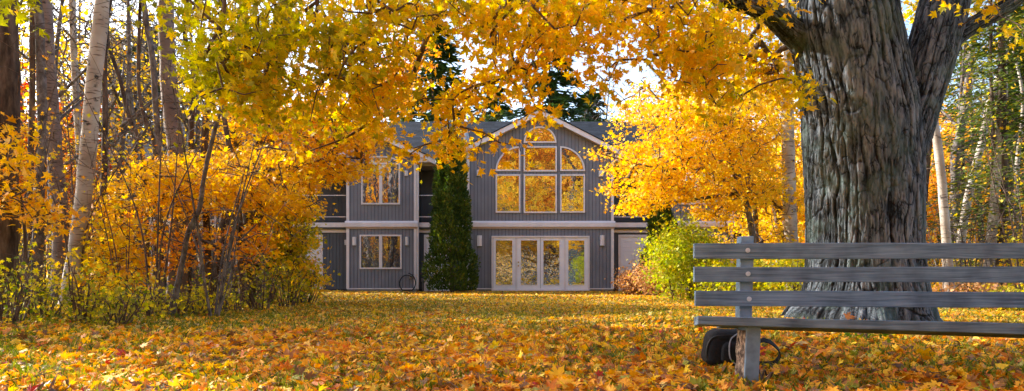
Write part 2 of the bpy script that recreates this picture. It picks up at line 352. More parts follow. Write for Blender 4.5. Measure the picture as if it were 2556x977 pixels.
def tube(path, rad, sides, disp=None):
    path = np.asarray(path, float); n = len(path); T = np.gradient(path, axis=0); T /= np.linalg.norm(T, axis=1, keepdims=True)
    X = np.cross(np.array([0, 1., 0.0]), T); bad = np.linalg.norm(X, axis=1) < .2; X[bad] = np.cross(np.array([1., 0, 0]), T[bad])
    X /= np.linalg.norm(X, axis=1, keepdims=True); Y = np.cross(T, X)
    an = np.arange(sides)*2*math.pi/sides
    rr = np.repeat(np.asarray(rad, float)[:, None], sides, 1)
    if disp is not None: rr = rr+disp
    V = path[:, None, :]+rr[..., None]*(np.cos(an)[None, :, None]*X[:, None]+np.sin(an)[None, :, None]*Y[:, None])
    i = np.arange(sides); j = (i+1) % sides
    q = np.stack([i, j, j+sides, i+sides], 1)
    f = q[None]+(np.arange(n-1)*sides)[:, None, None]
    return V.reshape(-1, 3), f.reshape(-1, 4)
def link2(name, va, fa, vb, fb, ma, mb_, par):           # one mesh, two materials (stem and its twigs)
    V = np.vstack([va, vb]); f = np.vstack([fa, fb+len(va)]); me = mesh_np(name, V, f, 4, smooth=True)
    me.materials.append(ma); me.materials.append(mb_)
    me.polygons.foreach_set('material_index', np.concatenate([np.zeros(len(fa), np.int32), np.ones(len(fb), np.int32)]))
    return link(name, me, None, par)
def join_vf(parts):
    Vs, Fs, o = [], [], 0
    for V, f in parts: Vs.append(V); Fs.append(f+o); o += len(V)
    return np.vstack(Vs), np.vstack(Fs)

# ------------------------------------------------------------------ tree growing: twigs reach from limbs to leaf clusters
def grow(limbs, targets, twig_r=.006, jitter=.12, sag=.06, rcap=.07):
    """limbs: list of (path Nx3, radii N). targets Mx3. Returns twig segments and the twig directions at the targets."""
    P0 = np.vstack([smooth_path(p, max(8, len(p)*6)) for p, r in limbs])
    root = limbs[0][0][0]
    nmax = len(P0)+len(targets)*4
    nodes = np.zeros((nmax, 3)); nodes[:len(P0)] = P0; par = np.full(nmax, -1); cnt = len(P0)
    T = np.asarray(targets)
    d0 = np.min(np.linalg.norm(T[:, None, :]-P0[None, ::2], axis=2), axis=1)
    order = np.argsort(d0)
    tips = np.zeros(len(T), int)
    for k in order:
        t = T[k]; nn = nodes[:cnt]
        dv = nn-t; d = np.sqrt((dv**2).sum(1))
        cost = d+.12*np.linalg.norm(nn-P0[0], axis=1)*0+np.where(np.arange(cnt) < len(P0), .0, .05)
        j = int(np.argmin(cost)); a = nodes[j]; L = d[j]
        m = 3 if L > .35 else 1
        prev = j
        for s in range(1, m+1):
            u = s/m; q = a+(t-a)*u
            if s < m: q = q+rng.normal(size=3)*jitter*L*.4+np.array([0, 0, sag*L*math.sin(math.pi*u)])
            nodes[cnt] = q; par[cnt] = prev; prev = cnt; cnt += 1
        tips[k] = prev
    w = np.zeros(cnt); 
    for i in tips: w[i] += 1
    for i in range(cnt-1, len(P0)-1, -1):
        if par[i] >= 0: w[par[i]] += w[i]
    idx = np.arange(len(P0), cnt)
    r = np.minimum(twig_r*np.sqrt(np.maximum(w, 1)), rcap)
    A = nodes[par[idx]]; B = nodes[idx]; pr = r[par[idx]]; ra = np.where(par[idx] < len(P0), r[idx], np.minimum(pr, r[idx]*1.5))
    dirs = nodes[tips]-nodes[par[tips]]
    return (A, B, ra, r[idx]), dirs
def cluster_leaves(T, tint, per, spread, size, upw=.55, flat=.6, tvar=.10, sizevar=.25):
    n = len(T); k = rng.poisson(per, n).clip(1)
    idx = np.repeat(np.arange(n), k); m = len(idx)
    off = rng.normal(size=(m, 3))*spread; off[:, 2] *= flat
    off[:, 2] -= spread*.25
    pos = T[idx]+off
    N = runit(m)+np.array([0, 0, upw])
    ct = tint+rng.normal(size=n)*tvar*.8
    ti = ct[idx]+rng.normal(size=m)*tvar
    sz = size*np.exp(rng.normal(size=m)*sizevar)
    return pos, sz, N, ti
def blobs(spec):
    """spec rows: px, py, rx, ry, d0, d1, n, tint -> cluster centres"""
    Ts, ti = [], []
    for (x, y, rx, ry, d0, d1, n, t) in spec:
        u = rng.normal(size=(int(n*1.0), 2)); u /= np.linalg.norm(u, axis=1, keepdims=True); r = np.sqrt(rng.random(len(u)))[:, None]; u = u*r
        d = rng.uniform(d0, d1, len(u))
        dm = (d0+d1)/2
        X = (x+u[:, 0]*rx-CX)/F*d; Z = CZ+(HY-(y+u[:, 1]*ry))/F*d
        Ts.append(np.column_stack([X, d, Z])); ti.append(np.full(len(u), t))
    return np.vstack(Ts), np.concatenate(ti)
def make_tree(name, label, cat, base, limbs, T, tint, mats, per=12, spread=.16, size=.065, group=None, tm=T1, twig_r=.006, sides=4, upw=.55, flat=.6, tvar=.10,
              trunk_sides=12, bark_disp=.04, twigmat=None, extra=None, leafname='crown', rcap=.07, twigs=True):
    """limbs[0] is the trunk; everything in world coordinates, parts parented under an Empty at the foot"""
    base = np.array(base, float)
    root = thing(name, label, cat, base, group)
    parts = []
    for pth, rad in limbs:
        n = max(10, len(pth)*9); pp = smooth_path(pth, n); rr = np.interp(np.linspace(0, 1, n), np.linspace(0, 1, len(rad)), rad)
        an = np.arange(trunk_sides)*2*math.pi/trunk_sides
        dp = bark_disp*rr[:, None]*(fbm(np.cos(an)[None]*2+pp[:, 0:1], np.sin(an)[None]*2, pp[:, 2:3]*3, 2))*2
        parts.append(tube(pp, rr, trunk_sides, dp))
    V, f = join_vf(parts)
    if T is None or not len(T) or not twigs: link('trunk', mesh_np('trunk', V-base, f, 4, smooth=True), mats[0], root)
    if T is not None and len(T):
        sg, dirs = grow(limbs, T, twig_r, rcap=rcap)
        if twigs:
            V2, f2 = segs_mesh('b', *sg, sides=sides)
            link2('trunk', V-base, f, V2-base, f2, mats[0], twigmat or mats[0], root)
        if per > 0:
            pos, sz, N, ti = cluster_leaves(T, tint, per, spread, size, upw, flat, tvar)
            link(leafname, leaves_mesh('crown', pos-base, sz, N, ti, tm), mats[1], root)
    return root
def copy_tree(o, loc, rz=0, s=1.0, label=None, group=None):
    c = o.copy(); COL.objects.link(c); c.location = [float(v) for v in loc]; c.rotation_euler = (0, 0, rz); c.scale = (s, s, s)
    if label: c['label'] = label
    if group: c['group'] = group
    for ch in o.children:
        k = ch.copy(); COL.objects.link(k); k.parent = c
        for g in ch.children:
            q = g.copy(); COL.objects.link(q); q.parent = k
    return c

# ------------------------------------------------------------------ camera, world, sun
cam = bpy.data.cameras.new('camera'); co = bpy.data.objects.new('camera', cam); COL.objects.link(co)
cam.sensor_width = 36; cam.lens = 24.0; cam.shift_y = (HY-488.5)/2556; cam.clip_end = 1000; cam.clip_start = .05
co.location = (0, 0, CZ); co.rotation_euler = (R(90), 0, 0); sc.camera = co
w = bpy.data.worlds.new('World'); sc.world = w; w.use_nodes = True; nt = w.node_tree; nt.nodes.clear()
sky = nd(nt, 'ShaderNodeTexSky', sky_type='NISHITA'); sky.sun_disc = False
S = Vector((-.78, .40, .53)).normalized()
sky.sun_elevation = math.asin(S.z); sky.sun_rotation = math.atan2(S.x, S.y); sky.air_density = 1; sky.dust_density = 2.2; sky.ozone_density = 1
bg = nd(nt, 'ShaderNodeBackground'); bg.inputs[1].default_value = .15
ow = nd(nt, 'ShaderNodeOutputWorld'); nt.links.new(sky.outputs[0], bg.inputs[0]); nt.links.new(bg.outputs[0], ow.inputs[0])
sl = bpy.data.lights.new('sun', 'SUN'); sl.energy = 3.8; sl.angle = R(.53); sl.color = (1, .92, .82)
so = bpy.data.objects.new('sun', sl); COL.objects.link(so); so.rotation_euler = S.to_track_quat('Z', 'Y').to_euler(); so.location = (0, 0, 30)
sc.view_settings.view_transform = 'Standard'; sc.view_settings.look = 'None'; sc.view_settings.exposure = 1.65; sc.view_settings.gamma = 1
cy = sc.cycles; cy.max_bounces = 7; cy.diffuse_bounces = 4; cy.glossy_bounces = 3; cy.transmission_bounces = 5; cy.transparent_max_bounces = 6
cy.use_denoising = True; cy.sample_clamp_indirect = 6; cy.caustics_reflective = False; cy.caustics_refractive = False

# ------------------------------------------------------------------ ground
gx = np.concatenate([np.linspace(-220, -16, 24), np.linspace(-15, 15, 241), np.linspace(16, 220, 24)])
gy = np.concatenate([np.linspace(-160, -3, 16), np.linspace(-2, 30, 257), np.linspace(31, 260, 26)])
X, Y = np.meshgrid(gx, gy); Zg = gz(X, Y); nx = len(gx); ny = len(gy)
V = np.column_stack([X.ravel(), Y.ravel(), Zg.ravel()]); ii = (np.arange(ny-1)[:, None]*nx+np.arange(nx-1)[None]).ravel()
go = link('ground', mesh_np('ground', V, np.stack([ii, ii+1, ii+nx+1, ii+nx], 1), 4, smooth=True), M['ground']); tag(go, kind='structure')

# fallen leaves
def litter(n, y0, y1, size, T, halfw, lift, pw=1.0, tilt=.55):
    y = y0+(y1-y0)*rng.random(n)**pw; x = rng.uniform(-1, 1, n)*(halfw(y))
    keep = (rng.random(n) < np.clip(.80-.14*(y > 6)+.9*fbm(x*.6, y*.9, 0*x+5, 3), .3, 1)) & (x < 1.0*y*1.0+2) & ((x > -2.8-(y*.22)) | (rng.random(n) < .5))
    bed = (x < -2.9-.02*y) & (rng.random(n) < .35)
    keep &= ~bed
    x = x[keep]; y = y[keep]; n = len(x)
    z = gz(x, y)+lift*rng.random(n)**1.5+.006
    N = np.array([0, 0, 1.])+rng.normal(size=(n, 3))*tilt
    N[:, 2] = np.abs(N[:, 2])+.05
    t = rng.random(n); t = np.clip(.43+.24*rng.normal(size=n)+.10*fbm(x*.5, y*.5, 0*x+9, 2)+.16*np.clip((y-5.5)/3, -.6, 1), 0.01, .93)
    special = rng.random(n); t = np.where(special < .012, 1.0, t); t = np.where((special > .012) & (special < .05), .96, t); t = np.where((special > .05) & (special < .17), rng.uniform(.0, .13, n), t)
    return np.column_stack([x, y, z]), size*np.exp(rng.normal(size=n)*.27), N, t
P1 = litter(40000, 2.7, 7.5, .044, T0, lambda y: .80*y+.6, .05, .8, .62)
P2 = litter(130000, 7.5, 16, .035, T1, lambda y: .78*y+.5, .035, .9, .5)
P3 = litter(120000, 16, 29, .046, T2, lambda y: .55*y+2, .03, .9, .4)
fl = link('fallen_leaves', leaves_mesh('litter', *P1, T0), M['litter']); tag(fl, 'large fallen maple leaves in orange, gold and tan covering the near lawn', 'fallen leaves', kind='stuff')
fl = link('fallen_leaves', leaves_mesh('litter', *P2, T1), M['litter']); tag(fl, 'carpet of golden fallen leaves across the middle of the lawn', 'fallen leaves', kind='stuff')
fl = link('fallen_leaves', leaves_mesh('litter', *P3, T2), M['litter']); tag(fl, 'distant fallen leaves over the lawn in front of the house', 'fallen leaves', kind='stuff')
n_ = 260; ty = 2.9+6*rng.random(n_); tx = rng.uniform(-.8, .8, n_)*ty; ta = rng.uniform(0, 3.14, n_); tl = rng.uniform(.06, .22, n_)
A_ = np.column_stack([tx, ty, gz(tx, ty)+.05]); B_ = A_+np.column_stack([np.cos(ta)*tl, np.sin(ta)*tl, rng.uniform(-.02, .05, n_)])
V, f = segs_mesh('t', A_, B_, np.full(n_, .0028), np.full(n_, .0018), 4); tw = link('fallen_twigs', mesh_np('twigs', V, f, 4), M['bark_twig']); tag(tw, 'thin dry twigs scattered among the fallen leaves', 'twigs', kind='stuff')
# grass
def grass(n):
    y = 2.7+17*rng.random(n)**1.3; x = rng.uniform(-1, 1, n)*(.8*y+.4)
    m = fbm(x*.9, y*.9, 0*x+2, 3)
    k = (m > -.15-.35*(y > 7)-.5*(x < -1.2-.12*y)-.35*((x > 1) & (y < 8))) & (rng.random(n) < .8)
    x = x[k]; y = y[k]; n = len(x)
    Y = np.column_stack([rng.normal(size=n)*.4, rng.normal(size=n)*.4, np.ones(n)]); N = runit(n)
    return leaves_mesh('grass', np.column_stack([x, y, gz(x, y)-.003]), rng.uniform(.035, .085, n), N, rng.random(n), TG, yaxis=Y, stretch=np.full(n, .8))
gr = link('grass', grass(220000), M['grass']); tag(gr, 'short green grass showing between the fallen leaves', 'grass', kind='stuff')

# ------------------------------------------------------------------ the great maple
def barktube(path, rad, nring, sides, seed, amp=.021, taperend=False, dens=1.0):
    pp = smooth_path(path, nring); rr = np.interp(np.linspace(0, 1, nring), np.linspace(0, 1, len(rad)), rad)
    # smooth the radius profile
    k = np.ones(25)/25; rr = np.convolve(np.pad(rr, 12, 'edge'), k, 'valid')
    L = np.concatenate([[0], np.cumsum(np.linalg.norm(np.diff(pp, axis=0), axis=1))])[:, None]
    an = (np.arange(sides)*2*math.pi/sides)[None]
    c, s = np.cos(an), np.sin(an); K = max(5, round(29*dens))
    wa = 2.4*fbm(c*1.6+seed, s*1.6, L*.8, 3)+.5*fbm(c*7, s*7+seed, L*3.2, 3)
    wb = 2.6*fbm(c*2.2-seed, s*2.2, L*1.1+7, 3)+.8*fbm(c*9, s*9+seed, L*4, 2)
    r1 = np.abs(np.sin(K*an*.5*2/2+wa)); r2 = np.abs(np.sin(K*2*an+1.7*wb+1))
    m1 = np.clip(.75+.9*fbm(c*3+9, s*3, L*1.3+seed, 2), .1, 1.2); m2 = np.clip(.6+.9*fbm(c*5+3, s*5, L*2+seed, 2), 0, 1.2)
    fis = np.clip(1-r1*2.6, 0, 1)**.8*m1; fis2 = np.clip(1-r2*2.2, 0, 1)*m2
    fine = fbm(c*30*dens, s*30*dens, L*8, 3); flake = fbm(c*15*dens+5, s*15*dens, L*4.5+seed, 3)
    crack = np.clip(1-np.abs(fbm(c*4*dens+2, s*4*dens, L*3.5+seed, 2))*9, 0, 1)
    d = -.8*amp*fis-.45*amp*fis2+.30*amp*fine+.42*amp*flake-.5*amp*crack+amp*.4*r1
    d = d-amp*.3+.018*fbm(c*1.2+seed, s*1.2, L*.7, 2)*rr[:, None]/.6
    tint = np.clip(.60-.50*fis-.30*fis2+.26*fine+.22*flake-.35*crack+.18*fbm(c*2, s*2, L*.9+3, 2), 0, 1)
    V, f = tube(pp, rr, sides, d)
    return V, f, tint.ravel(), pp
D0 = 8.4
def W(px): return px/F*D0
tp = [P(2150, 836, D0), P(2152, 800, D0), P(2156, 760, D0), P(2157, 700, D0), P(2155, 600, D0), P(2155, 480, D0), P(2148, 320, D0), P(2128, 180, D0), P(2102, 40, D0), P(2085, -120, D0+.1), P(2060, -420, D0+.3)]
tr_ = [W(v) for v in (216, 184, 154, 137, 130, 132, 136, 128, 126, 116, 60)]
tp = np.array(tp)
# roots: radius swells at the foot in lobes
V1, f1, t1, pp1 = barktube(tp, tr_, 620, 400, 1.3)
cen = pp1[np.repeat(np.arange(620), 400)]
az = np.arctan2(V1[:, 1]-cen[:, 1], V1[:, 0]-cen[:, 0]); hh = np.clip((.55-V1[:, 2])/.55, 0, 1)**1.6
lob = .26*hh*(np.abs(np.cos(az*3.5+.7))**.7+.5*np.cos(az*2-1.0)+.25*np.cos(az*11)-.6)
V1[:, :2] += (V1[:, :2]-cen[:, :2])*lob[:, None]
lp = np.array([P(2222, 430, D0-.02), P(2258, 330, D0-.03), P(2300, 215, D0-.02), P(2334, 100, D0+.05), P(2360, -10, D0+.15), P(2380, -160, D0+.3), P(2420, -400, D0+.6)])
V2, f2, t2, _ = barktube(lp, [W(v) for v in (60, 62, 55, 58, 58, 52, 36)], 330, 260, 5.1, .018, dens=.6)
bp = np.array([P(2350, 110, D0), P(2395, 82, D0), P(2450, 52, D0-.05), P(2510, 18, D0-.1), P(2590, -40, D0-.2), P(2750, -140, D0-.3)])
V3, f3, t3, _ = barktube(bp, [W(v) for v in (34, 25, 20, 19, 17, 11)], 220, 110, 8.1, .012, dens=.4)
ll = np.array([P(2030, 120, D0), P(1975, 76, D0-.1), P(1920, 30, D0-.3), P(1858, 6, D0-.45), P(1790, -14, D0-.55), P(1690, -70, D0-.7), P(1500, -150, D0-.9), P(1200, -210, D0-1.2), P(900, -240, D0-1.5), P(600, -240, D0-1.7)])
V4, f4, t4, _ = barktube(ll, [W(v) for v in (42, 32, 26, 22, 20, 18, 15, 12, 9, 6)], 420, 110, 11.1, .015, dens=.4)
# burl at the fork
bu = np.array([P(2262, 262, D0-.55), P(2266, 232, D0-.58), P(2272, 205, D0-.55)])
V, f = join_vf([(V1, f1), (V2, f2), (V3, f3), (V4, f4)]); tt = np.concatenate([t1, t2, t3, t4])
base = np.array([MAPLE[0]+1.9, D0, float(gz(*MAPLE))]); base[0] = P(2150, 800, D0)[0]; base[2] = 0.1
maple = thing('maple_tree', 'huge old maple with deeply furrowed grey bark forking above the weathered bench', 'tree', base)
link('trunk', mesh_np('trunk', V-base, f, 4, tt, smooth=True), M['bigbark'], maple)
MX = base[0]
side_limbs = [
    [P(1330, -180, 7.4), P(1345, -20, 7.2), P(1300, 140, 7.1), P(1245, 195, 7.1), P(1190, 215, 7.1), P(1165, 245, 7.1), P(1112, 256, 7.1)],
    [P(960, -235, 6.9), P(935, -40, 6.8), P(920, 60, 6.7), P(905, 150, 6.7), P(880, 232, 6.7)],
    [P(760, -240, 6.8), P(790, 20, 6.9), P(730, 75, 6.9), P(680, 130, 6.9)],
    [P(1200, -200, 7.4), P(1120, -30, 7.6), P(1000, 250, 7.8), P(935, 298, 7.8), P(860, 345, 7.8), P(775, 376, 7.8)],
    [P(1800, -30, 7.6), P(1780, 60, 7.4), P(1720, 150, 7.3), P(1690, 210, 7.3)],
    [P(1560, -130, 7.6), P(1640, -20, 7.2), P(1640, 60, 7.1), P(1612, 150, 7.1)],
    [P(620, -240, 6.7), P(560, 10, 6.4), P(520, 120, 6.3), P(470, 210, 6.3)],
    [P(2085, -120, 8.5), P(1900, -330, 7.0), P(1500, -500, 5.6), P(1100, -560, 4.6)],
    [P(2380, -160, 8.7), P(2500, -420, 7.2), P(2700, -700, 5.6)],
    [P(2060, -420, 8.7), P(2000, -600, 9.4), P(1700, -760, 10.4)],
]
srad = [(.045, .038, .028, .024, .02, .012, .006), (.03, .02, .014, .01, .005), (.03, .02, .014, .008), (.04, .034, .026, .02, .014, .006), (.03, .02, .014, .007), (.03, .02, .014, .006), (.035, .02, .012, .006),
        (.2, .15, .1, .05), (.2, .14, .07), (.16, .12, .06)]
pr = []
for q, r in zip(side_limbs, srad):
    n = len(q)*10; sp = smooth_path(q, n); sp = sp+np.column_stack([vnoise(sp[:, 2]*3, sp[:, 0]*3, q[0][0]+sp[:, 1])]*3)*.03
    pr.append(tube(sp, np.interp(np.linspace(0, 1, n), np.linspace(0, 1, len(r)), r), 8))
VL, fL = join_vf(pr)
ML = [(ll, None)]+[(np.array(q), None) for q in side_limbs]+[(lp[3:], None), (bp, None), (tp[8:], None)]
CAN = [  # the canopy in view
 (510, 40, 60, 60, 5.6, 7, 16, .28), (520, 200, 50, 100, 5.8, 7, 26, .24), (640, 130, 100, 150, 6, 7.6, 84, .28), (650, 270, 80, 50, 6.2, 8, 24, .34), (760, 110, 130, 140, 5.8, 8, 90, .28),
 (830, 270, 90, 80, 6.2, 8.2, 36, .42), (900, 110, 120, 140, 6, 8.2, 84, .42), (940, 270, 60, 40, 6.4, 8, 18, .5), (1010, 240, 60, 40, 6.5, 8, 14, .5), (1022, 398, 20, 18, 6.8, 7.4, 5, .45),
 (1040, 30, 120, 60, 6, 8.4, 40, .42), (1190, 30, 120, 60, 6, 8.4, 46, .45), (1118, 350, 30, 40, 6.7, 7.6, 14, .5), (1150, 250, 60, 34, 6.6, 7.8, 15, .45), (1240, 225, 60, 40, 6.6, 7.6, 12, .5),
 (1240, 374, 12, 12, 6.9, 7.2, 2, .5), (1192, 412, 14, 10, 7, 7.3, 2, .5), (1305, 392, 12, 22, 7, 7.3, 3, .5), (1210, 130, 40, 50, 6, 8, 8, .4), (1320, 60, 120, 110, 6, 8.4, 84, .50), (1310, 180, 60, 60, 6.4, 7.8, 15, .5), (1345, 285, 22, 22, 6.8, 7.3, 4, .55),
 (1440, 60, 110, 90, 6, 8.4, 66, .50), (1440, 160, 60, 50, 6.6, 7.8, 9, .6), (1510, 190, 36, 30, 6.8, 7.6, 5, .5), (1560, 25, 110, 45, 6, 8.4, 34, .50), (1545, 130, 40, 40, 6.6, 7.8, 4, .6),
 (1690, 60, 110, 90, 6, 8.4, 64, .50), (1660, 140, 50, 50, 6.6, 7.8, 10, .6), (1750, 180, 80, 70, 6.6, 8, 40, .5), (1760, 90, 70, 80, 6.4, 8.2, 34, .50), (1860, 160, 100, 60, 8.5, 9.8, 60, .46), (1860, 50, 110, 60, 8.9, 10.2, 60, .5), (1930, 10, 60, 30, 7.2, 7.9, 5, .5), (1800, 250, 60, 40, 6.8, 7.8, 14, .4), (1920, 210, 50, 60, 8.4, 9.4, 26, .5),
 (1975, 250, 30, 40, 6.6, 7.6, 7, .4), (2290, 20, 26, 40, 8.8, 9.4, 10, .5), (2365, 12, 18, 14, 7.2, 7.8, 2, .5), (2480, 10, 60, 25, 7.6, 8.6, 8, .55), (2545, 90, 16, 60, 6.8, 7.4, 3, .5), (380, 10, 60, 24, 5.2, 6.4, 4, .12), (45, 12, 60, 24, 5, 6, 8, .12),
 # unseen rest of the crown above the frame, added to shade trunk and bench
 (1150, -170, 420, 150, 8.5, 13, 250, .5), (1000, -260, 700, 230, 5.0, 9.0, 150, .5), (1900, -330, 600, 280, 4.6, 11, 200, .6), (2500, -350, 400, 300, 5.0, 11, 110, .6), (1500, -700, 900, 250, 4.2, 8.5, 160, .6), (700, -300, 300, 200, 5.2, 6.8, 30, .3)]
CAN = [(a, b-(14 if b > 0 else 0), c, d, e, f_, g*(.86 if b > 0 else .75), h) for a, b, c, d, e, f_, g, h in CAN]
Tc, tc_ = blobs(CAN)
sg, dirs = grow(ML, Tc, .0042, rcap=.04)
V, f = join_vf([(VL, fL), segs_mesh('b', *sg, sides=4)]); link('branches', mesh_np('branches', V-base, f, 4, smooth=True), M['bark_twig'], maple)
pos, sz, N, ti = cluster_leaves(Tc, tc_, 17, .125, .052, upw=.35, flat=.75, tvar=.115, sizevar=.24)
link('crown', leaves_mesh('crown', pos-base, sz, N, ti, T0), M['canopy'], maple)

# ------------------------------------------------------------------ house
class MB:
    def __init__(s): s.v = []; s.f = []
    def box(s, x0, x1, y0, y1, z0, z1):
        b = len(s.v); s.v += [(x0, y0, z0), (x1, y0, z0), (x1, y1, z0), (x0, y1, z0), (x0, y0, z1), (x1, y0, z1), (x1, y1, z1), (x0, y1, z1)]
        s.f += [tuple(b+i for i in q) for q in ((0, 3, 2, 1), (4, 5, 6, 7), (0, 1, 5, 4), (1, 2, 6, 5), (2, 3, 7, 6), (3, 0, 4, 7))]
    def prism(s, poly, y0, y1):                       # poly in x,z (counter-clockwise from the front)
        b = len(s.v); n = len(poly); s.v += [(x, y0, z) for x, z in poly]+[(x, y1, z) for x, z in poly]
        s.f.append(tuple(b+i for i in range(n))); s.f.append(tuple(b+n+i for i in reversed(range(n))))
        s.f += [(b+(i+1) % n, b+i, b+n+i, b+n+(i+1) % n) for i in range(n)]
    def prismx(s, poly, x0, x1):                      # poly in y,z
        b = len(s.v); n = len(poly); s.v += [(x0, y, z) for y, z in poly]+[(x1, y, z) for y, z in poly]
        s.f.append(tuple(b+i for i in reversed(range(n)))); s.f.append(tuple(b+n+i for i in range(n)))
        s.f += [(b+i, b+(i+1) % n, b+n+(i+1) % n, b+n+i) for i in range(n)]
    def ring(s, po, pi, y0, y1):
        b = len(s.v); n = len(po)
        s.v += [(x, y0, z) for x, z in po]+[(x, y0, z) for x, z in pi]+[(x, y1, z) for x, z in po]+[(x, y1, z) for x, z in pi]
        for i in range(n):
            j = (i+1) % n
            s.f += [(b+i, b+j, b+n+j, b+n+i), (b+j, b+i, b+2*n+i, b+2*n+j), (b+n+i, b+n+j, b+3*n+j, b+3*n+i)]
    def cyl(s, c, axis, r, L, n=16):
        b = len(s.v); c = Vector(c); ax = Vector(axis).normalized(); t = ax.orthogonal().normalized(); u = ax.cross(t)
        for k in (0, L):
            for i in range(n):
                a = 2*math.pi*i/n; s.v.append(tuple(c+ax*k+t*math.cos(a)*r+u*math.sin(a)*r))
        s.f += [(b+i, b+(i+1) % n, b+n+(i+1) % n, b+n+i) for i in range(n)]
        s.f += [tuple(b+i for i in reversed(range(n))), tuple(b+n+i for i in range(n))]
    def build(s, name, mat, parent=None, bevel=0, origin=None):
        me = bpy.data.meshes.new(name); v = s.v
        if origin is not None: v = [tuple(np.array(q)-origin) for q in v]
        me.from_pydata(v, [], s.f); me.update(); o = link(name, me, mat, parent)
        import bmesh
        bm = bmesh.new(); bm.from_mesh(me); bmesh.ops.recalc_face_normals(bm, faces=bm.faces); bm.to_mesh(me); bm.free()
        if origin is not None: o.location = origin
        if bevel:
            m = o.modifiers.new('bevel', 'BEVEL'); m.width = bevel; m.segments = 2; m.limit_method = 'ANGLE'
        return o
HYd = 27.0
house = thing('house', 'grey two-storey townhouse with white trim, arched gable windows and dark shingle roof', 'house', (P(1347, 725, HYd)[0], 0, 0))
house.location = (0, 0, 0)
def hx(px, d=HYd): return (px-CX)/F*d
def hz(py, d=HYd): return CZ+(HY-py)/F*d
def hpart(name, mat, fn, *a, bevel=0):
    m = MB(); getattr(m, fn)(*a); return m.build(name, M[mat], house, bevel)
class HP:                                             # every element added becomes a part of the house
    def __init__(s, name, mat): s.n = name; s.m = mat
    def box(s, *a): return hpart(s.n, s.m, 'box', *a)
    def prism(s, *a): return hpart(s.n, s.m, 'prism', *a)
    def prismx(s, *a): return hpart(s.n, s.m, 'prismx', *a)
def siding(mb, back, px0, px1, pyb, ztop, y, d=HYd, step=.137, gap=.016):
    """vertical boards between two photo columns; ztop(x) gives the top"""
    nm_ = mb; mb = MB()
    x0, x1 = hx(px0, d), hx(px1, d); n = max(1, round((x1-x0)/step)); st = (x1-x0)/n; zb = hz(pyb, d)
    for i in range(n):
        a = x0+i*st+gap/2; b = x0+(i+1)*st-gap/2; m = (a+b)/2
        pts = [(a, zb), (b, zb), (b, ztop(b)), (a, ztop(a))]
        mb.prism(pts, y, y+.022)
    return mb.build('siding', M[nm_], house)
def gable(xc, zp, slope): return lambda x: zp-slope*abs(x-xc)
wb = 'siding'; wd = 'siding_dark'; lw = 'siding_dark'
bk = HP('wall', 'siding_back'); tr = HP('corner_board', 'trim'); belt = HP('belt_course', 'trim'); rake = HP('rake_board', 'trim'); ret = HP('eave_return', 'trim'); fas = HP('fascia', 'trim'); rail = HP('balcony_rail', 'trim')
bkd = HP('rear_wall', 'siding_dark'); rf = HP('roof', 'roof'); so_ = HP('soffit_and_belt_shade', 'soffit_and_belt_shade'); fd = HP('foundation', 'found'); gp = HP('baluster', 'trim'); lwb = HP('wall', 'siding_back')
Yf = HYd
def block(pxa, pxb, xc_px, pk_py, slope, topadj=.12):
    xc = hx(xc_px); zp = hz(pk_py)
    g = gable(xc, zp-.20, slope)
    siding(wb, bk, pxa, pxb, 553, g, Yf); siding(wb, bk, pxa, pxb, 720, lambda x: hz(571), Yf)
    a, b = hx(pxa), hx(pxb)
    bk.prism([(a, hz(722)), (b, hz(722)), (b, g(b)), (xc, g(xc)), (a, g(a))], Yf+.022, Yf+3.5)
    fd.box(a+.01, b-.01, Yf+.03, Yf+3.4, -.2, hz(722))
    for s in (a, b):                                  # corner boards
        c0, c1 = (s-.02, s+.09) if s == a else (s-.09, s+.02)
        for zb, zt in ((hz(721), hz(571)), (hz(552), g(s)+.02)): tr.box(c0, c1, Yf-.025, Yf+.10, zb, zt)
    # belt: sloped top flashing
    belt.prismx([(Yf-.10, hz(567)), (Yf+.05, hz(567)), (Yf+.05, hz(552)), (Yf-.03, hz(552)), (Yf-.10, hz(557))], a-.07, b+.07)
    so_.box(a-.04, b+.04, Yf-.05, Yf-.004, hz(571.5), hz(567.2))  # tan strip below the belt, standing in for its shadow
    fas.box(a, b, Yf-.03, Yf-.002, hz(722.5), hz(720))
    return xc, zp, g
xc, zp, gC = block(1166, 1531, 1347, 278, .505)
xl, zl, gL = block(866, 1039, 952, 337, .47)
xr, zr, gR = block(1655, 1829, 1742, 337, .47)
def groof(xcn, zpk, slope, xa, xb, yback):
    t = .035; y0 = Yf-.32
    for side, xe in ((-1, xa), (1, xb)):
        ze = zpk-slope*abs(xe-xcn)
        # shingle sheet, white rake board, soffit
        rf.prism([(xcn, zpk), (xe, ze), (xe, ze+t), (xcn, zpk+t)][::(1 if side < 0 else -1)], y0-.03, yback)
        rake.prism([(xcn, zpk-.20), (xe, ze-.20), (xe, ze-.004), (xcn, zpk-.004)][::(1 if side < 0 else -1)], y0, y0+.04)
        so_.prism([(xcn, zpk-.19), (xe, ze-.19), (xe, ze-.15), (xcn, zpk-.15)][::(1 if side < 0 else -1)], y0+.042, Yf+.3)
        fas.box(*(sorted((xe, xe-side*.035))), y0+.042, yback-1.0, ze-.19, ze-.01)
groof(xc, zp, .505, hx(1160), hx(1568), 31.2)
groof(xl, zl, .47, hx(842), hx(1088), 30.5)
groof(xr, zr, .47, hx(1606), hx(1852), 30.5)
# eave returns (white boxes)
for a, b, y0_, y1_ in ((1043, 1088, 396, 408), (842, 863, 396, 408), (1534, 1566, 388, 404), (1606, 1652, 396, 408), (1832, 1852, 396, 408)):
    ret.box(hx(a), hx(b)-.04, Yf-.27, Yf+.25, hz(y1_), hz(y0_))
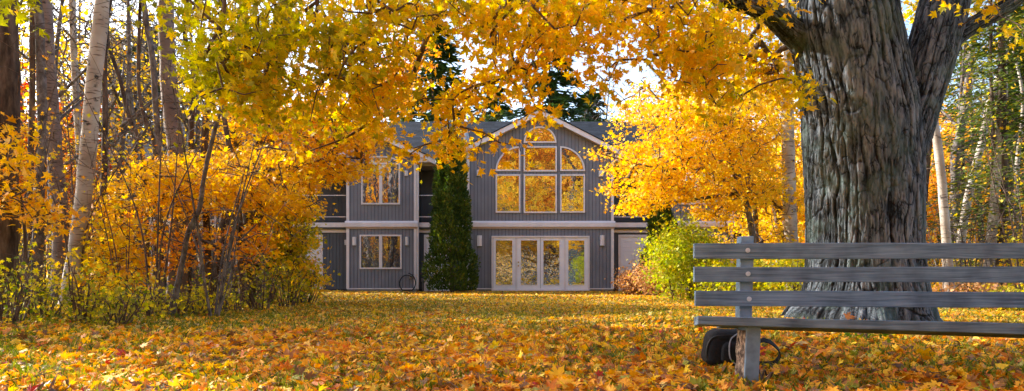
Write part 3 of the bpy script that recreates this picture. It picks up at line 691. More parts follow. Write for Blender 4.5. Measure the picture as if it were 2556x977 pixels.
# body behind, recesses
Yr = 28.5
XL, XR = hx(300, Yr), hx(1905, Yr)
ze_ = 5.19; zr_ = 7.82
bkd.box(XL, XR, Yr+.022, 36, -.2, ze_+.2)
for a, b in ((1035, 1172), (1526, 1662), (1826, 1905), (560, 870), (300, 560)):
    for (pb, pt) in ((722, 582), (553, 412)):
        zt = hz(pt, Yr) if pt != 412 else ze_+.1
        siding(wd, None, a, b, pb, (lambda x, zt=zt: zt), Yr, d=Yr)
# main roof
rf.prismx([(27.25, ze_), (32, zr_), (36.6, ze_), (36.6, ze_+.05), (32, zr_+.05), (27.25, ze_+.05)], XL-.4, XR+.4)
fas.box(XL-.4, XR+.4, 27.30, 27.34, ze_-.16, ze_-.003)
so_.box(XL-.3, XR+.3, 27.345, Yr+.02, ze_-.15, ze_-.11)
rf.prism([(XL, ze_), (XR, ze_), (XR, ze_+.01), (XL, ze_+.01)], 27.5, 36)
bkd.prismx([(27.6, ze_+.02), (36, ze_+.02), (32, zr_-.06)], XL, XR)
for px_ in (304, 380, 540, 607, 655): tr.box(hx(px_, Yr)-.06, hx(px_, Yr)+.06, Yr-.07, Yr-.003, .02, ze_-.2)
for pa_ in (308, 544): belt.box(hx(pa_, Yr)+.07, hx(pa_+232 if pa_ < 400 else 740, Yr)-.07, Yr-.09, Yr-.004, hz(562, Yr), hz(548, Yr))
# party wall upstand by the middle gable, seen as a white strip
tr.box(hx(1157), hx(1162.5), Yf-.05, 29.2, hz(700), hz(314))
# balconies: floor slab fascia between blocks + lower band + rails
gp = MB()
for a, b in ((1041, 1157), (1533, 1650), (1832, 1880), (560, 861)):
    fas.box(hx(a)+.002, hx(b)-.002, Yf+.12, Yf+.17, hz(567), hz(555.5)); fas.box(hx(a), hx(b), Yf+.28, Yf+.32, hz(580), hz(572))
    bkd.box(hx(a), hx(b), Yf+.175, Yr, hz(571), hz(567.3))
    for py in (487, 541, 515):
        if py != 515: rail.box(hx(a), hx(b), Yf+.13, Yf+.16, hz(py)-.014, hz(py)+.014)
    for k in range(0, 12):
        x = hx(a)+(hx(b)-hx(a))*k/11
        if k % 4 == 0 and k: gp.box(x-.012, x+.012, Yf+.132, Yf+.158, hz(554), hz(488))
# windows
def rect(x0, x1, z0, z1): return [(x0, z0), (x1, z0), (x1, z1), (x0, z1)]
def window(po, pi, extra=(), mat=None, name='window', y=Yf, pane_mat=None, dp=.055):
    m = MB(); m.ring(po, pi, y-dp, y+.01)
    for e in extra: m.box(*e)
    w_ = m.build(name, mat or M['trim'], house)
    g = MB(); g.prism(pi, y-.012, y+.018); g.build('pane', pane_mat or M['glass'], w_)
    return w_
T_ = .058
def rwin(pa, pb, pt, pbm, **k):
    a, b, t, q = hx(pa), hx(pb), hz(pt), hz(pbm)
    return window(rect(a, b, q, t), rect(a+T_, b-T_, q+T_, t-T_), **k)
rwin(1307, 1390, 366, 429); rwin(1237, 1299, 436, 531.5); rwin(1307, 1390, 436, 532.5); rwin(1398, 1460, 436, 531.5)
def arcp(cx_, cz, r, rz, a0, a1, n): return [(cx_+r*math.cos(R(a0+(a1-a0)*i/n)), cz+rz*math.sin(R(a0+(a1-a0)*i/n))) for i in range(n+1)]
# half round
cx_, cz = hx(1348), hz(357.5); r = hx(1389)-hx(1348)
window(arcp(cx_, cz, r, r, 0, 180, 28), [(x, max(z, cz+T_)) for x, z in arcp(cx_, cz+T_*.0, r-T_, r-T_, 0, 180, 28)])
# quarter rounds
for pc, sgn in ((1299, -1), (1398, 1)):
    cx_, cz = hx(pc), hz(428); r = hx(1460)-hx(1398)
    o_ = [(cx_, cz)]+[(cx_+sgn*r*math.cos(R(90*i/16)), cz+r*math.sin(R(90*i/16))) for i in range(17)]
    ri = r-T_
    i_ = [(cx_+sgn*T_, cz+T_)]+[(cx_+sgn*max(T_, ri*math.cos(R(90*i/16))), cz+max(T_, ri*math.sin(R(90*i/16)))) for i in range(17)]
    if sgn < 0: o_.reverse(); i_.reverse()
    window(o_, i_)
# left block windows: arched pair above, pair below
def arched(pa, pb, pt_spring, pt_top, pbm):
    a, b, zs, zt, zb = hx(pa), hx(pb), hz(pt_spring), hz(pt_top), hz(pbm); c = (a+b)/2; r = (b-a)/2; rz = zt-zs
    o_ = [(a, zb), (b, zb)]+arcp(c, zs, r, rz, 0, 180, 20); i_ = [(a+T_, zb+T_), (b-T_, zb+T_)]+arcp(c, zs, r-T_, rz-T_, 0, 180, 20)
    window(o_, i_, [(c-.06, c+.06, Yf-.05, Yf-.013, zb+T_, zs-.03), (a+.02, b-.02, Yf-.052, Yf-.0135, zs-.03, zs+.04)])
arched(902, 999, 410, 390, 511); arched(1693, 1791, 410, 390, 511)
def pair(pa, pb, pt, pbm):
    c = (hx(pa)+hx(pb))/2; rwin(pa, pb, pt, pbm, extra=[(c-.06, c+.06, Yf-.05, Yf-.0125, hz(pbm)+T_, hz(pt)-T_)])
pair(898, 1003, 586.5, 672); pair(1691, 1796, 586.5, 672)
# windows in the far left recess
def rw2(pa, pb, pt, pbm):
    a, b, t, q = hx(pa, Yr), hx(pb, Yr), hz(pt, Yr), hz(pbm, Yr)
    window(rect(a, b, q, t), rect(a+T_, b-T_, q+T_, t-T_), y=Yr)
for a, b, t, q in ((745, 792, 442, 490), (640, 700, 600, 660), (420, 500, 430, 500), (420, 500, 600, 665), (330, 372, 430, 490)): rw2(a, b, t, q)
# French doors
dm = MB(); X0, X1, ZB, ZT = hx(1227), hx(1471), hz(725), hz(589.5)
dm.ring([(X0, ZB-.02), (X1, ZB-.02), (X1, ZT), (X0, ZT)], [(X0+.05, ZB+.03), (X1-.05, ZB+.03), (X1-.05, ZT-.06), (X0+.05, ZT-.06)], Yf-.09, Yf+.01)
dm.box(hx(1287), hx(1290.5), Yf-.08, Yf-.001, ZB+.03, ZT-.06); dm.box(hx(1408), hx(1412), Yf-.08, Yf-.001, ZB+.03, ZT-.06)
dmo = dm.build('door_frame', M['trim'], house)
for a, b, ga, gb in ((1231, 1287, 1236.5, 1280), (1290.5, 1348.5, 1299, 1342), (1349, 1408, 1355, 1397.5), (1412, 1467.5, 1417, 1459.5)):
    m = MB(); A, B = hx(a)+.004, hx(b)-.004; m.ring(rect(A, B, ZB+.032, ZT-.062), rect(hx(ga), hx(gb), hz(712.5), hz(599.5)), Yf-.045, Yf-.003)
    gi = rect(hx(ga)+.02, hx(gb)-.02, hz(712.5)+.02, hz(599.5)-.02); m.ring(rect(hx(ga), hx(gb), hz(712.5), hz(599.5)), gi, Yf-.058, Yf-.03)
    o = m.build('glass_door', M['door'], house)
    g = MB(); g.prism(gi, Yf-.028, Yf-.012); g.build('pane', M['glass_door'], o)
    if a == 1290.5:
        for py in (655, 664):
            k = MB(); k.cyl((hx(1294), Yf-.045, hz(py)), (0, -1, 0), .03, .03); k.cyl((hx(1294), Yf-.075, hz(py)), (0, -1, 0), .022, .03); k.build('knob', M['brass'], o, .008)
# panel doors in the recesses
def paneldoor(pa, pb, pt, knobpx, y=Yf+.32):
    d = y; a, b = hx(pa, d), hx(pb, d); zb, zt = .06, hz(pt, d)
    fr = MB(); fr.ring([(a-.09, zb-.03), (b+.09, zb-.03), (b+.09, zt+.09), (a-.09, zt+.09)], rect(a, b, zb, zt), y-.03, y+.05)
    f_ = fr.build('door_frame', M['trim'], house)
    m = MB(); m.box(a+.003, b-.003, y+.0, y+.045, zb+.003, zt-.003)
    wd_ = (b-a); hh_ = zt-zb
    for (u0, u1) in ((.14, .46), (.54, .86)):
        for (v0, v1) in ((.10, .38), (.45, .74), (.80, .93)):
            m.ring(rect(a+u0*wd_, a+u1*wd_, zb+v0*hh_, zb+v1*hh_), rect(a+u0*wd_+.03, a+u1*wd_-.03, zb+v0*hh_+.03, zb+v1*hh_-.03), y-.014, y-.001)
    o = m.build('panel_door', M['door'], f_); 
    k = MB(); k.cyl((hx(knobpx, d), y, .98), (0, -1, 0), .035, .05); kn = k.build('door_knob', M['brass'], f_, .008)
for (a, b, kx) in ((1064, 1118, 1112), (1549, 1609, 1555), (756, 800, 760)):
    # lower recess wall stands forward of the balcony wall
    paneldoor(a, b, 592, kx)
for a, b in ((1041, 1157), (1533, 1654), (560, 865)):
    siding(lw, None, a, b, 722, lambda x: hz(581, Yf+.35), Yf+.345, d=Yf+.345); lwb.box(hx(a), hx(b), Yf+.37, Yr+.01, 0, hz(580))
# wall lights
for a, b, t, q, y in ((1190, 1201, 425, 440, 0), (1494, 1506, 427, 442, 0), (1191, 1203, 588.5, 615, 0), (1497, 1508.5, 588, 614, 0), (880, 889.5, 592, 613, 0), (1012, 1020.5, 592, 613, 0), (1010, 1018.5, 427, 440, 0), (886, 893, 427, 440, 0), (1672, 1681, 592, 613, 0), (1806, 1815, 592, 613, 0), (855, 861, 598, 611, .34)):
    m = MB(); A, B = hx(a), hx(b); c = (A+B)/2; h = (B-A)/2; n = 10
    pts = [(c-h*math.cos(math.pi*i/n), Yf+y-.03-h*1.1*math.sin(math.pi*i/n)) for i in range(n+1)]+[(B, Yf+y-.001), (A, Yf+y-.001)]
    b0 = len(m.v); N_ = len(pts)
    m.v += [(x, yy, hz(q)) for x, yy in pts]+[(x, yy, hz(t)) for x, yy in pts]
    m.f += [tuple(range(N_)), tuple(range(2*N_-1, N_-1, -1))]+[(i, (i+1) % N_, N_+(i+1) % N_, N_+i) for i in range(N_)]
    m.build('wall_light', M['trim'], house, .006)
# electrics
m = MB(); m.box(hx(1022), hx(1030), Yf-.09, Yf-.002, hz(696), hz(684)); m.build('meter_box', M['found'], house, .01)
m = MB(); m.box(hx(1049), hx(1055.5), Yf+.26, Yf+.34, hz(704), hz(695)); m.cyl((hx(1052.5), Yf+.30, .05), (0, 0, 1), .02, hz(704)-.05); m.build('junction_box', M['found'], house, .005)
m = MB(); m.cyl((hx(1041.5)+.03, Yf-.0, .1), (0, 0, 1), .035, hz(412)-.1, 10); m.build('downpipe', M['trim'], house)
# hose loop
a = np.linspace(-.25, 2*math.pi*1.03, 60); r = .29+.012*a
hp = np.column_stack([hx(1018)+r*np.cos(a+1.2)*.95, Yf-.16-.012*a, hz(707)+r*np.sin(a+1.2)*1.05]); hp = np.vstack([[hx(1027), Yf-.10, hz(692)], hp])
hp[:, 2] = np.maximum(hp[:, 2], .06)
V, f = tube(smooth_path(hp, 150), np.full(150, .022), 8); o = link('garden_hose', mesh_np('hose', V, f, 4, smooth=True), M['black'])
tag(o, 'black hose looped against the grey wall beside the small meter box', 'hose')

# ------------------------------------------------------------------ bench
DB = 4.2
bench = thing('park_bench', 'weathered grey wooden bench with three back slats in front of the huge maple', 'bench', (P(1860, 690, DB)[0], DB, 0))
bo = np.array(bench.location)
def slat(name, corners_front, depth, yfun, mat=M['wood'], bev=.004, nseg=24, par=bench, wob=.0015):
    """corners_front: (xa,xb, zaTop,zaBot,zbTop,zbBot)"""
    xa, xb, zat, zab, zbt, zbb = corners_front; V = []; f = []
    for i in range(nseg+1):
        u = i/nseg; x = xa+(xb-xa)*u; zt = zat+(zbt-zat)*u+wob*math.sin(u*9+xa+zat*20); zb_ = zab+(zbb-zab)*u+wob*math.sin(u*7+zab*30); y0, y1, dz = yfun(u)
        V += [(x, y0, zb_), (x, y1, zb_+dz), (x, y1, zt+dz), (x, y0, zt)]
    for i in range(nseg):
        b = i*4
        for k in range(4): f.append((b+k, b+(k+1) % 4, b+4+(k+1) % 4, b+4+k))
    f += [(3, 2, 1, 0), tuple(nseg*4+k for k in range(4))]
    m = MB(); m.v = [tuple(np.array(q)-bo) for q in V]; m.f = f
    return m.build(name, mat, par, bev)
def bz(py, d): return CZ+(HY-py)/F*d
def bxx(px, d): return (px-CX)/F*d
XE = 3.9
def sl3(pt, pb, ptr, pbr, px0):
    s = (XE-bxx(px0, DB))/(bxx(2556, DB)-bxx(px0, DB))
    return (bxx(px0, DB), XE, bz(pt, DB), bz(pb, DB), bz(pt+(ptr-pt)*s, DB), bz(pb+(pbr-pb)*s, DB))
for row, yo in ((sl3(607.5, 646, 606.5, 646.5, 1733), .0), (sl3(667, 704, 666.5, 706, 1732), -.012), (sl3(726, 764.5, 729, 768, 1733.5), -.024)):
    slat('back_slat', row, .03, (lambda u, yo=yo: (DB+yo, DB+yo+.032, 0)))
# seat plank, tilted back so the underside shows
ds = 3.86
s_ = (XE-.2-bxx(1742, ds))/(bxx(2556, ds)-bxx(1742, ds))
slat('seat', (bxx(1742, ds), XE-.2, bz(789, ds), bz(810, ds), bz(789+19*s_, ds), bz(810+26*s_, ds)), .26, lambda u: (ds, ds+.085, -.013), bev=.004)
slat('seat_slat', (bxx(1800, ds+.1), XE-.2, bz(789, ds)-.016, bz(810, ds)-.014, bz(789+19*s_, ds)-.016, bz(810+26*s_, ds)-.014), .2, lambda u: (ds+.1, ds+.19, -.013))
slat('seat_slat', (bxx(1800, ds+.2), XE-.2, bz(789, ds)-.032, bz(810, ds)-.030, bz(789+19*s_, ds)-.032, bz(810+26*s_, ds)-.030), .2, lambda u: (ds+.2, ds+.29, -.013))
# posts and legs (left seen, right beyond the frame)
for k, dx in enumerate((0, 2.15)):
    if k: lab = None
    m = MB(); 
    def q4(px0, px1, py, d0, th): return [(bxx(px0, d0)+dx, d0, bz(py, d0)), (bxx(px1, d0)+dx, d0, bz(py, d0)), (bxx(px1, d0)+dx, d0+th, bz(py, d0)), (bxx(px0, d0)+dx, d0+th, bz(py, d0))]
    lo = q4(1845, 1877, 820, DB-.01, .085); hi = q4(1850, 1882.5, 590, DB+.035, .085)
    lo = [(x, y+.0, z) for x, y, z in lo]
    m.v = [tuple(np.array(q)-bo) for q in lo+hi]; m.f = [(0, 3, 2, 1), (4, 5, 6, 7), (0, 1, 5, 4), (1, 2, 6, 5), (2, 3, 7, 6), (3, 0, 4, 7)]
    m.build('back_post', M['post'], bench, .006)
    m = MB(); lo = q4(1856, 1893, 990, ds+.03, .16); hi = q4(1864, 1901, 811, ds+.03, .16); hi = [(x, y, z-(.024 if i > 1 else .004)) for i, (x, y, z) in enumerate(hi)]
    m.v = [tuple(np.array(q)-bo) for q in lo+hi]; m.f = [(0, 3, 2, 1), (4, 5, 6, 7), (0, 1, 5, 4), (1, 2, 6, 5), (2, 3, 7, 6), (3, 0, 4, 7)]
    m.build('leg', M['post'], bench, .008)
    # bark-covered split face on the side of the leg
    if k == 0:
        nz_, ny_ = 60, 22; V = []; 
        for i in range(nz_+1):
            u = i/nz_; z = lo[0][2]+(hi[0][2]-.03-lo[0][2])*u; x = lo[0][0]+(hi[0][0]-lo[0][0])*u
            for j in range(ny_+1):
                v = j/ny_; bul = .020*math.sin(math.pi*v)+.010*float(fbm(v*7+.3, z*22, 1.1, 3))*math.sin(math.pi*v)
                V.append((x-.0-bul, ds+.038+.145*v, z))
        f = [(i*(ny_+1)+j, i*(ny_+1)+j+1, (i+1)*(ny_+1)+j+1, (i+1)*(ny_+1)+j) for i in range(nz_) for j in range(ny_)]
        m = MB(); m.v = [tuple(np.array(q)-bo) for q in V]; m.f = f; m.build('leg_bark', barkmat('leg_bark', (.03, .025, .02), (.16, .12, .10), (.5, .38, .28), zs=.4, sc_=60), bench)
# screws
for (px, py, y) in ((1866.5, 625.5, DB), (1865.5, 684, DB-.012), (1866.5, 746.5, DB-.024)):
    m = MB(); m.cyl((bxx(px, DB)-bo[0], y-.0045-bo[1], bz(py, DB)-bo[2]), (0, -1, 0), .009, .003, 16)
    m.box(bxx(px, DB)-bo[0]-.0012, bxx(px, DB)-bo[0]+.0012, y-.0095-bo[1], y-.0076-bo[1], bz(py, DB)-bo[2]-.008, bz(py, DB)-bo[2]+.008)
    m.cyl((bxx(px, DB)-bo[0], y+.001-bo[1], bz(py, DB)-bo[2]), (0, -1, 0), .0145, .005, 16)
    m.build('bolt', M['steel'], bench)

# ------------------------------------------------------------------ black bag under the bench
bag = thing('shoulder_bag', 'black padded bag with grey cord lying in the leaves behind the bench leg', 'bag', (P(1818, 690, 4.55)[0], 4.6, 0.02))
def superbox(cx, cy, cz, sx, sy, sz, e=.35, n=48, taper=.12, lean=.0):
    V = []; f = []
    m_ = n//2
    for i in range(m_+1):
        ph = -math.pi/2+math.pi*i/m_
        for j in range(n):
            th = 2*math.pi*j/n
            sp = lambda a, p: math.copysign(abs(a)**p, a)
            x = sp(math.cos(ph), e)*sp(math.cos(th), e); y = sp(math.cos(ph), e)*sp(math.sin(th), e); z = sp(math.sin(ph), e*1.3)
            k = 1-taper*(z*.5+.5)
            wr = 1+.03*float(fbm(x*2+3, y*2, z*2.5+cx, 2))
            V.append((cx+sx*x*k*wr+lean*z, cy+sy*y*k*wr, cz+sz*z*wr))
    for i in range(m_):
        for j in range(n): f.append((i*n+j, i*n+(j+1) % n, (i+1)*n+(j+1) % n, (i+1)*n+j))
    return V, f
def addsb(name, mat, *a, **k):
    V, f = superbox(*a, **k); me = bpy.data.meshes.new(name); me.from_pydata(V, [], f); me.update(); me.polygons.foreach_set('use_smooth', [True]*len(f)); return link(name, me, mat, bag)
addsb('body', M['fabric'], 0.02, 0, .120, .178, .11, .125, e=.45, lean=.008)
addsb('front_pocket', M['fabric'], 0.045, -.085, .095, .115, .05, .075, e=.45)
addsb('lid', M['fabric'], 0.015, -.01, .20, .145, .10, .045, e=.6)
def btube(name, pts, r, mat, flat=None, n=80):
    sp = smooth_path(pts, n); V, f = tube(sp, np.full(n, r), 8)
    return link(name, mesh_np(name, V, f, 4, smooth=True), mat, bag)
btube('cord', [(.05, -.10, .225), (-.01, -.14, .19), (-.03, -.165, .13), (-.02, -.165, .06), (.03, -.16, .015)], .0045, M['cord'])
btube('zip_pull', [(.03, -.158, .15), (.045, -.165, .165), (.06, -.162, .155), (.05, -.165, .13), (.075, -.165, .10)], .004, M['cord'])
btube('piping', [(-.145, -.07, .04), (-.150, -.075, .11), (-.13, -.08, .175), (-.08, -.09, .205), (.05, -.1, .21), (.14, -.09, .19)], .006, M['black'])
# strap loop as a flat band
sp = smooth_path([(.17, .0, .14), (.24, -.03, .17), (.31, -.02, .14), (.36, .0, .08), (.33, .0, .02), (.25, -.02, .01), (.16, -.04, .02)], 60); V = []; f = []
for i, q in enumerate(sp):
    wv = np.array([.004, .022, .012]); V += [q-wv, q+wv, q+wv+np.array([.006, 0, .004]), q-wv+np.array([.006, 0, .004])]
for i in range(len(sp)-1):
    b = i*4
    for k in range(4): f.append((b+k, b+(k+1) % 4, b+4+(k+1) % 4, b+4+k))
m = MB(); m.v = [tuple(q) for q in V]; m.f = f; m.build('strap', M['fabric'], bag)

# single leaf on the seat, dead curled leaves near the viewer
def lone(name, label, pts, size, mat, tint, curl, group=None):
    for k, (p, lb) in enumerate(zip(pts, label)):
        V0, F0 = T0; v = V0.copy(); v[:, 2] += curl*(v[:, 0]**2)-.3*curl*v[:, 1]**2
        me = leaves_mesh(name, np.array([[0, 0, 0.]]), np.array([size*rng.uniform(.8, 1.3)]), np.array([[rng.normal()*.5, -.6+rng.normal()*.3, 1.0]]), np.array([tint]), (v, F0))
        o = link(name, me, mat); o.location = p; tag(o, lb, 'leaf', group)
lone('fallen_leaf', ['curled brown orange leaf caught on the back edge of the bench seat'], [(float(bxx(2117, 4.02)), 4.02, float(bz(797, 4.02))+.012)], .05, M['litter'], .12, .5)
lone('fallen_leaf', ['small orange leaf lying on the bench seat near its free end'], [(float(bxx(1800, 3.95)), 3.95, float(bz(791, 3.95))+.004)], .035, M['litter'], .4, .4)
Lb = ['dark curled dead leaf standing at the lower left of the lawn']*7
lone('dead_leaf', Lb, [(float((px-CX)/F*d), d, float(gz((px-CX)/F*d, d))+.04) for px, d in ((105, 3.7), (130, 3.62), (165, 3.66), (150, 3.5), (90, 3.55), (285, 3.6), (118, 3.75))], .065, M['deadleaf'], .0, 1.2, 'dark dead leaves at the lower left')

# ------------------------------------------------------------------ generic plants
def gpt(px, d): x = (px-CX)/F*d; return np.array([x, d, float(gz(x, d))])
def bare_targets(path, n, spread, z0, z1):
    pp = smooth_path(path, 40); k = rng.integers(0, 40, n); t = pp[k]+rng.normal(size=(n, 3))*spread*np.array([1, 1, .6])+np.array([0, 0, .3])
    return t[(t[:, 2] > z0) & (t[:, 2] < z1)]
def trunk_tree(name, label, pxs, d, w0, w1, mat, n_t=60, spread=.9, leaves=0, leafmat_=None, tint=.5, zmin=1.5, extend=3.5, lean=None, group=None, size=.06, cat='tree', per=8):
    """photo outline of the trunk top->bottom; carried on above the frame"""
    pts = [P(x, y, d) for x, y in reversed(pxs)]
    foot = pts[0].copy(); g = float(gz(foot[0], d))
    dirv = pts[1]-pts[0]
    if foot[2] > g+.02: 
        q = foot-dirv/max(abs(dirv[2]), .05)*(foot[2]-g+.08)*.9; q[2] = g-.08; pts.insert(0, q)
    else: pts[0][2] = g-.08
    top = pts[-1]; up = (pts[-1]-pts[-2]); up /= np.linalg.norm(up)
    if extend: pts += [top+up*extend*.5+np.array([.1, .05, 0]), top+up*extend+np.array([rng.normal()*.3, .2, 0])]
    n = len(pts); rad = np.linspace(w0/F*d/2, w1/F*d/2, n); rad[0] *= 1.35
    if extend: rad[-2:] = rad[-3]*np.array([.7, .3])
    path = np.array(pts)
    T = bare_targets(path[1:], n_t, spread, zmin, path[-1][2]+.6)
    lm = [(path, rad)]
    return make_tree(name, label, cat, (pts[0][0], pts[0][1], g), lm, T, np.full(len(T), tint), (mat, leafmat_ or M['gold']), per=per if leaves else 0, size=size, tm=T1, twig_r=.0035, rcap=.03, twigmat=M['bark_twig'] if mat is not M['bark_dark'] else None, spread=.2, group=group, tvar=.15)
A = trunk_tree
LT = [
 ('tree', 'thick dark brown trunk at the far left edge of the wood', [(14, -40), (16, 200), (12, 420), (8, 600), (2, 770)], 9, 72, 46, 'bark_dark', 40, 1, 0),
 ('tree', 'slim dark stem just right of the thick trunk at the wood edge', [(84, -20), (80, 250), (75, 480), (70, 740)], 13, 15, 11, 'bark_dark', 40, .8, 0),
 ('tree', 'smooth grey trunk leaning beside the brown birch', [(92, -20), (99, 60), (103, 200), (106, 350), (98, 480), (92, 730)], 12, 26, 17, 'bark_grey', 60, 1, 0),
 ('birch_tree', 'broad brown-barked birch left of the pale leaning birch', [(112, -20), (120, 150), (130, 300), (141, 440), (152, 560), (150, 740)], 13, 42, 26, 'birch_brown', 40, 1, 0),
 ('birch_tree', 'thin grey birch standing behind the pale leaning birch', [(180, -20), (188, 200), (200, 400), (205, 560), (208, 730)], 17, 18, 14, 'birch', 60, 1.2, 1),
 ('birch_tree', 'pale birch with black knots leaning left at the lawn edge', [(262, -40), (250, 60), (232, 230), (220, 380), (206, 520), (190, 640), (176, 770)], 11, 42, 29, 'birch', 30, .8, 0),
 ('tree', 'dark slender stem directly right of the pale leaning birch', [(276, -10), (262, 120), (262, 300), (258, 470), (238, 735)], 13, 15, 10, 'bark_dark', 50, .8, 0),
 ('tree', 'thin dark stem slanting from the pale birch towards the right', [(262, -20), (268, 100), (300, 200), (321, 290), (356, 396), (370, 720)], 14, 12, 8, 'bark_dark', 50, .7, 0),
 ('tree', 'thin wavy stem between the pale birch and the brown birch', [(352, -20), (346, 200), (362, 300), (386, 381), (398, 720)], 13, 10, 7, 'bark_dark', 40, .7, 0),
 ('tree', 'grey brown stem just left of the tall brown birch', [(356, -30), (366, 60), (381, 150), (388, 260), (394, 361), (404, 725)], 13, 15, 12, 'bark_grey', 50, .8, 0),
 ('birch_tree', 'tall straight brown birch rising from the orange foliage', [(414, -30), (418, 150), (430, 300), (440, 372), (446, 560), (442, 720)], 14, 46, 32, 'birch_brown', 40, .9, 0),
 ('tree', 'narrow dark stem right of the tall brown birch', [(470, -20), (462, 90), (482, 180), (476, 380), (470, 715)], 15, 14, 10, 'bark_dark', 50, .8, 0),
 ('tree', 'dark stem with bent top among the yellow leaves', [(545, -20), (560, 30), (530, 150), (520, 260), (510, 380), (520, 715)], 14, 20, 13, 'bark_dark', 40, .9, 0),
 ('tree', 'stout rough dark trunk behind the orange leaves by the shrubs', [(690, 120), (668, 280), (650, 420), (636, 540), (622, 640), (605, 735)], 15, 64, 40, 'bark_dark', 40, 1.2, 0),
 ('tree', 'second rough dark trunk left of the stout trunk by the shrubs', [(590, 200), (585, 380), (572, 520), (552, 640), (536, 735)], 16, 44, 26, 'bark_dark', 40, 1, 0),
 ('tree', 'pale crooked sapling bending right in front of the orange leaves', [(560, 250), (530, 350), (508, 450), (498, 520), (470, 580), (456, 650), (446, 700), (424, 790)], 9.5, 14, 8, 'bark_grey', 40, .5, 0),
]
for i, (nm, lab, pxs, d, w0, w1, mt, nt_, spr, lv) in enumerate(LT):
    A(nm, lab, pxs, d, w0, w1, M[mt], nt_, spr, lv, extend=(.8 if i == 15 else 3.5), zmin=2.2 if i != 15 else 1.0)
RT = [
 ('birch_tree', 'white birch lit by the sun just left of the huge maple', [(1962, 180), (1966, 300), (1970, 480), (1975, 600), (1984, 760)], 17, 34, 26, 'birch', 40, 1, 1),
 ('tree', 'thin grey stem between the golden maple and the white birch', [(1830, 180), (1845, 330), (1880, 480), (1888, 600), (1895, 745)], 18, 14, 8, 'bark_grey', 50, 1, 0),
 ('tree', 'bent brown trunk leaning left behind the bench post', [(1780, 330), (1870, 420), (1920, 480), (1945, 560), (1965, 740)], 19, 22, 12, 'bark_dark', 50, 1, 0),
 ('birch_tree', 'slim leaning birch right behind the huge maple', [(2310, 120), (2326, 262), (2345, 400), (2362, 600), (2372, 800)], 12.5, 22, 15, 'birch', 20, .7, 0),
 ('birch_tree', 'white birch slanting right behind the middle of the bench', [(2470, 260), (2445, 380), (2415, 500), (2398, 610), (2390, 740)], 17, 22, 14, 'birch', 40, 1, 1),
 ('birch_tree', 'peeling white birch among bare twigs near the right edge', [(2490, 380), (2482, 520), (2472, 620), (2462, 760)], 15, 27, 18, 'birch', 60, .8, 0),
 ('tree', 'tall grey trunk in the upper right corner', [(2530, -20), (2518, 100), (2512, 260), (2516, 440), (2520, 720)], 19, 42, 36, 'bark_grey', 40, 1.2, 1),
 ('tree', 'dark narrow stem inside the green hemlock', [(2472, 160), (2478, 300), (2480, 480), (2484, 740)], 15, 9, 7, 'bark_dark', 60, .8, 0),
 ('tree', 'brown stem close along the right side of the huge maple', [(2345, 180), (2318, 380), (2308, 500), (2296, 740)], 16, 16, 10, 'bark_dark', 50, .9, 1),
 ('tree', 'brown crooked trunk leaning right of the slim birch', [(2420, 160), (2412, 240), (2398, 330), (2384, 420), (2400, 740)], 20, 22, 16, 'bark_grey', 50, 1, 1),
 ('birch_tree', 'thin pale birch near the right edge behind the bench slats', [(2540, 400), (2534, 560), (2528, 740)], 16, 12, 9, 'birch', 40, .8, 0),
]
for (nm, lab, pxs, d, w0, w1, mt, nt_, spr, lv) in RT: A(nm, lab, pxs, d, w0, w1, M[mt], nt_, spr, lv, zmin=1.2, extend=3)

# leafy maples built from trunk + sprays
def leafy(name, label, pxs, d, w0, w1, bm, lm, spec, per=14, spread=.16, size=.058, upw=.9, flat=.35, cat='tree', group=None, limbs=(), tvar=.1, tw=.0045, tm=T1):
    pts = [P(x, y, d) for x, y in reversed(pxs)]; g = float(gz(pts[0][0], d)); pts[0][2] = g-.05
    rad = np.linspace(w0/F*d/2, w1/F*d/2, len(pts)); L = [(np.array(pts), rad)]
    for q in limbs: L.append((np.array([P(*v) for v in q]), np.linspace(.05, .012, len(q))))
    T, t = blobs(spec)
    return make_tree(name, label, cat, (pts[0][0], d, g), L, T, t, (bm, lm), per=per, spread=spread, size=size, upw=upw, flat=flat, tvar=tvar, twig_r=tw, rcap=.05, group=group, tm=tm, twigmat=M['bark_twig'])
leafy('maple_tree', 'orange maple spreading over the left shrubs in front of the dark trunks', [(520, 120), (560, 300), (590, 480), (600, 600), (610, 740)], 13, 22, 8, M['bark_dark'], M['gold'],
      [(290, 540, 70, 40, 11, 14, 34, 0.56), (350, 480, 90, 45, 11, 14, 60, 0.50), (430, 440, 100, 50, 11, 14.5, 110, 0.46), (540, 440, 120, 60, 11, 15, 130, 0.42), (660, 430, 120, 70, 11, 15, 130, 0.42), (640, 490, 110, 36, 11.5, 15, 40, 0.50), (480, 510, 100, 30, 11, 14, 40, 0.54),
       (560, 585, 90, 30, 12, 15, 8, 0.64), (430, 585, 60, 24, 11, 13, 10, 0.64), (650, 590, 40, 50, 12, 15, 18, 0.64)], per=16,
      limbs=([(590, 500, 13), (480, 480, 12.6), (340, 520, 12.2)], [(585, 460, 13), (700, 420, 13), (800, 400, 13)]))
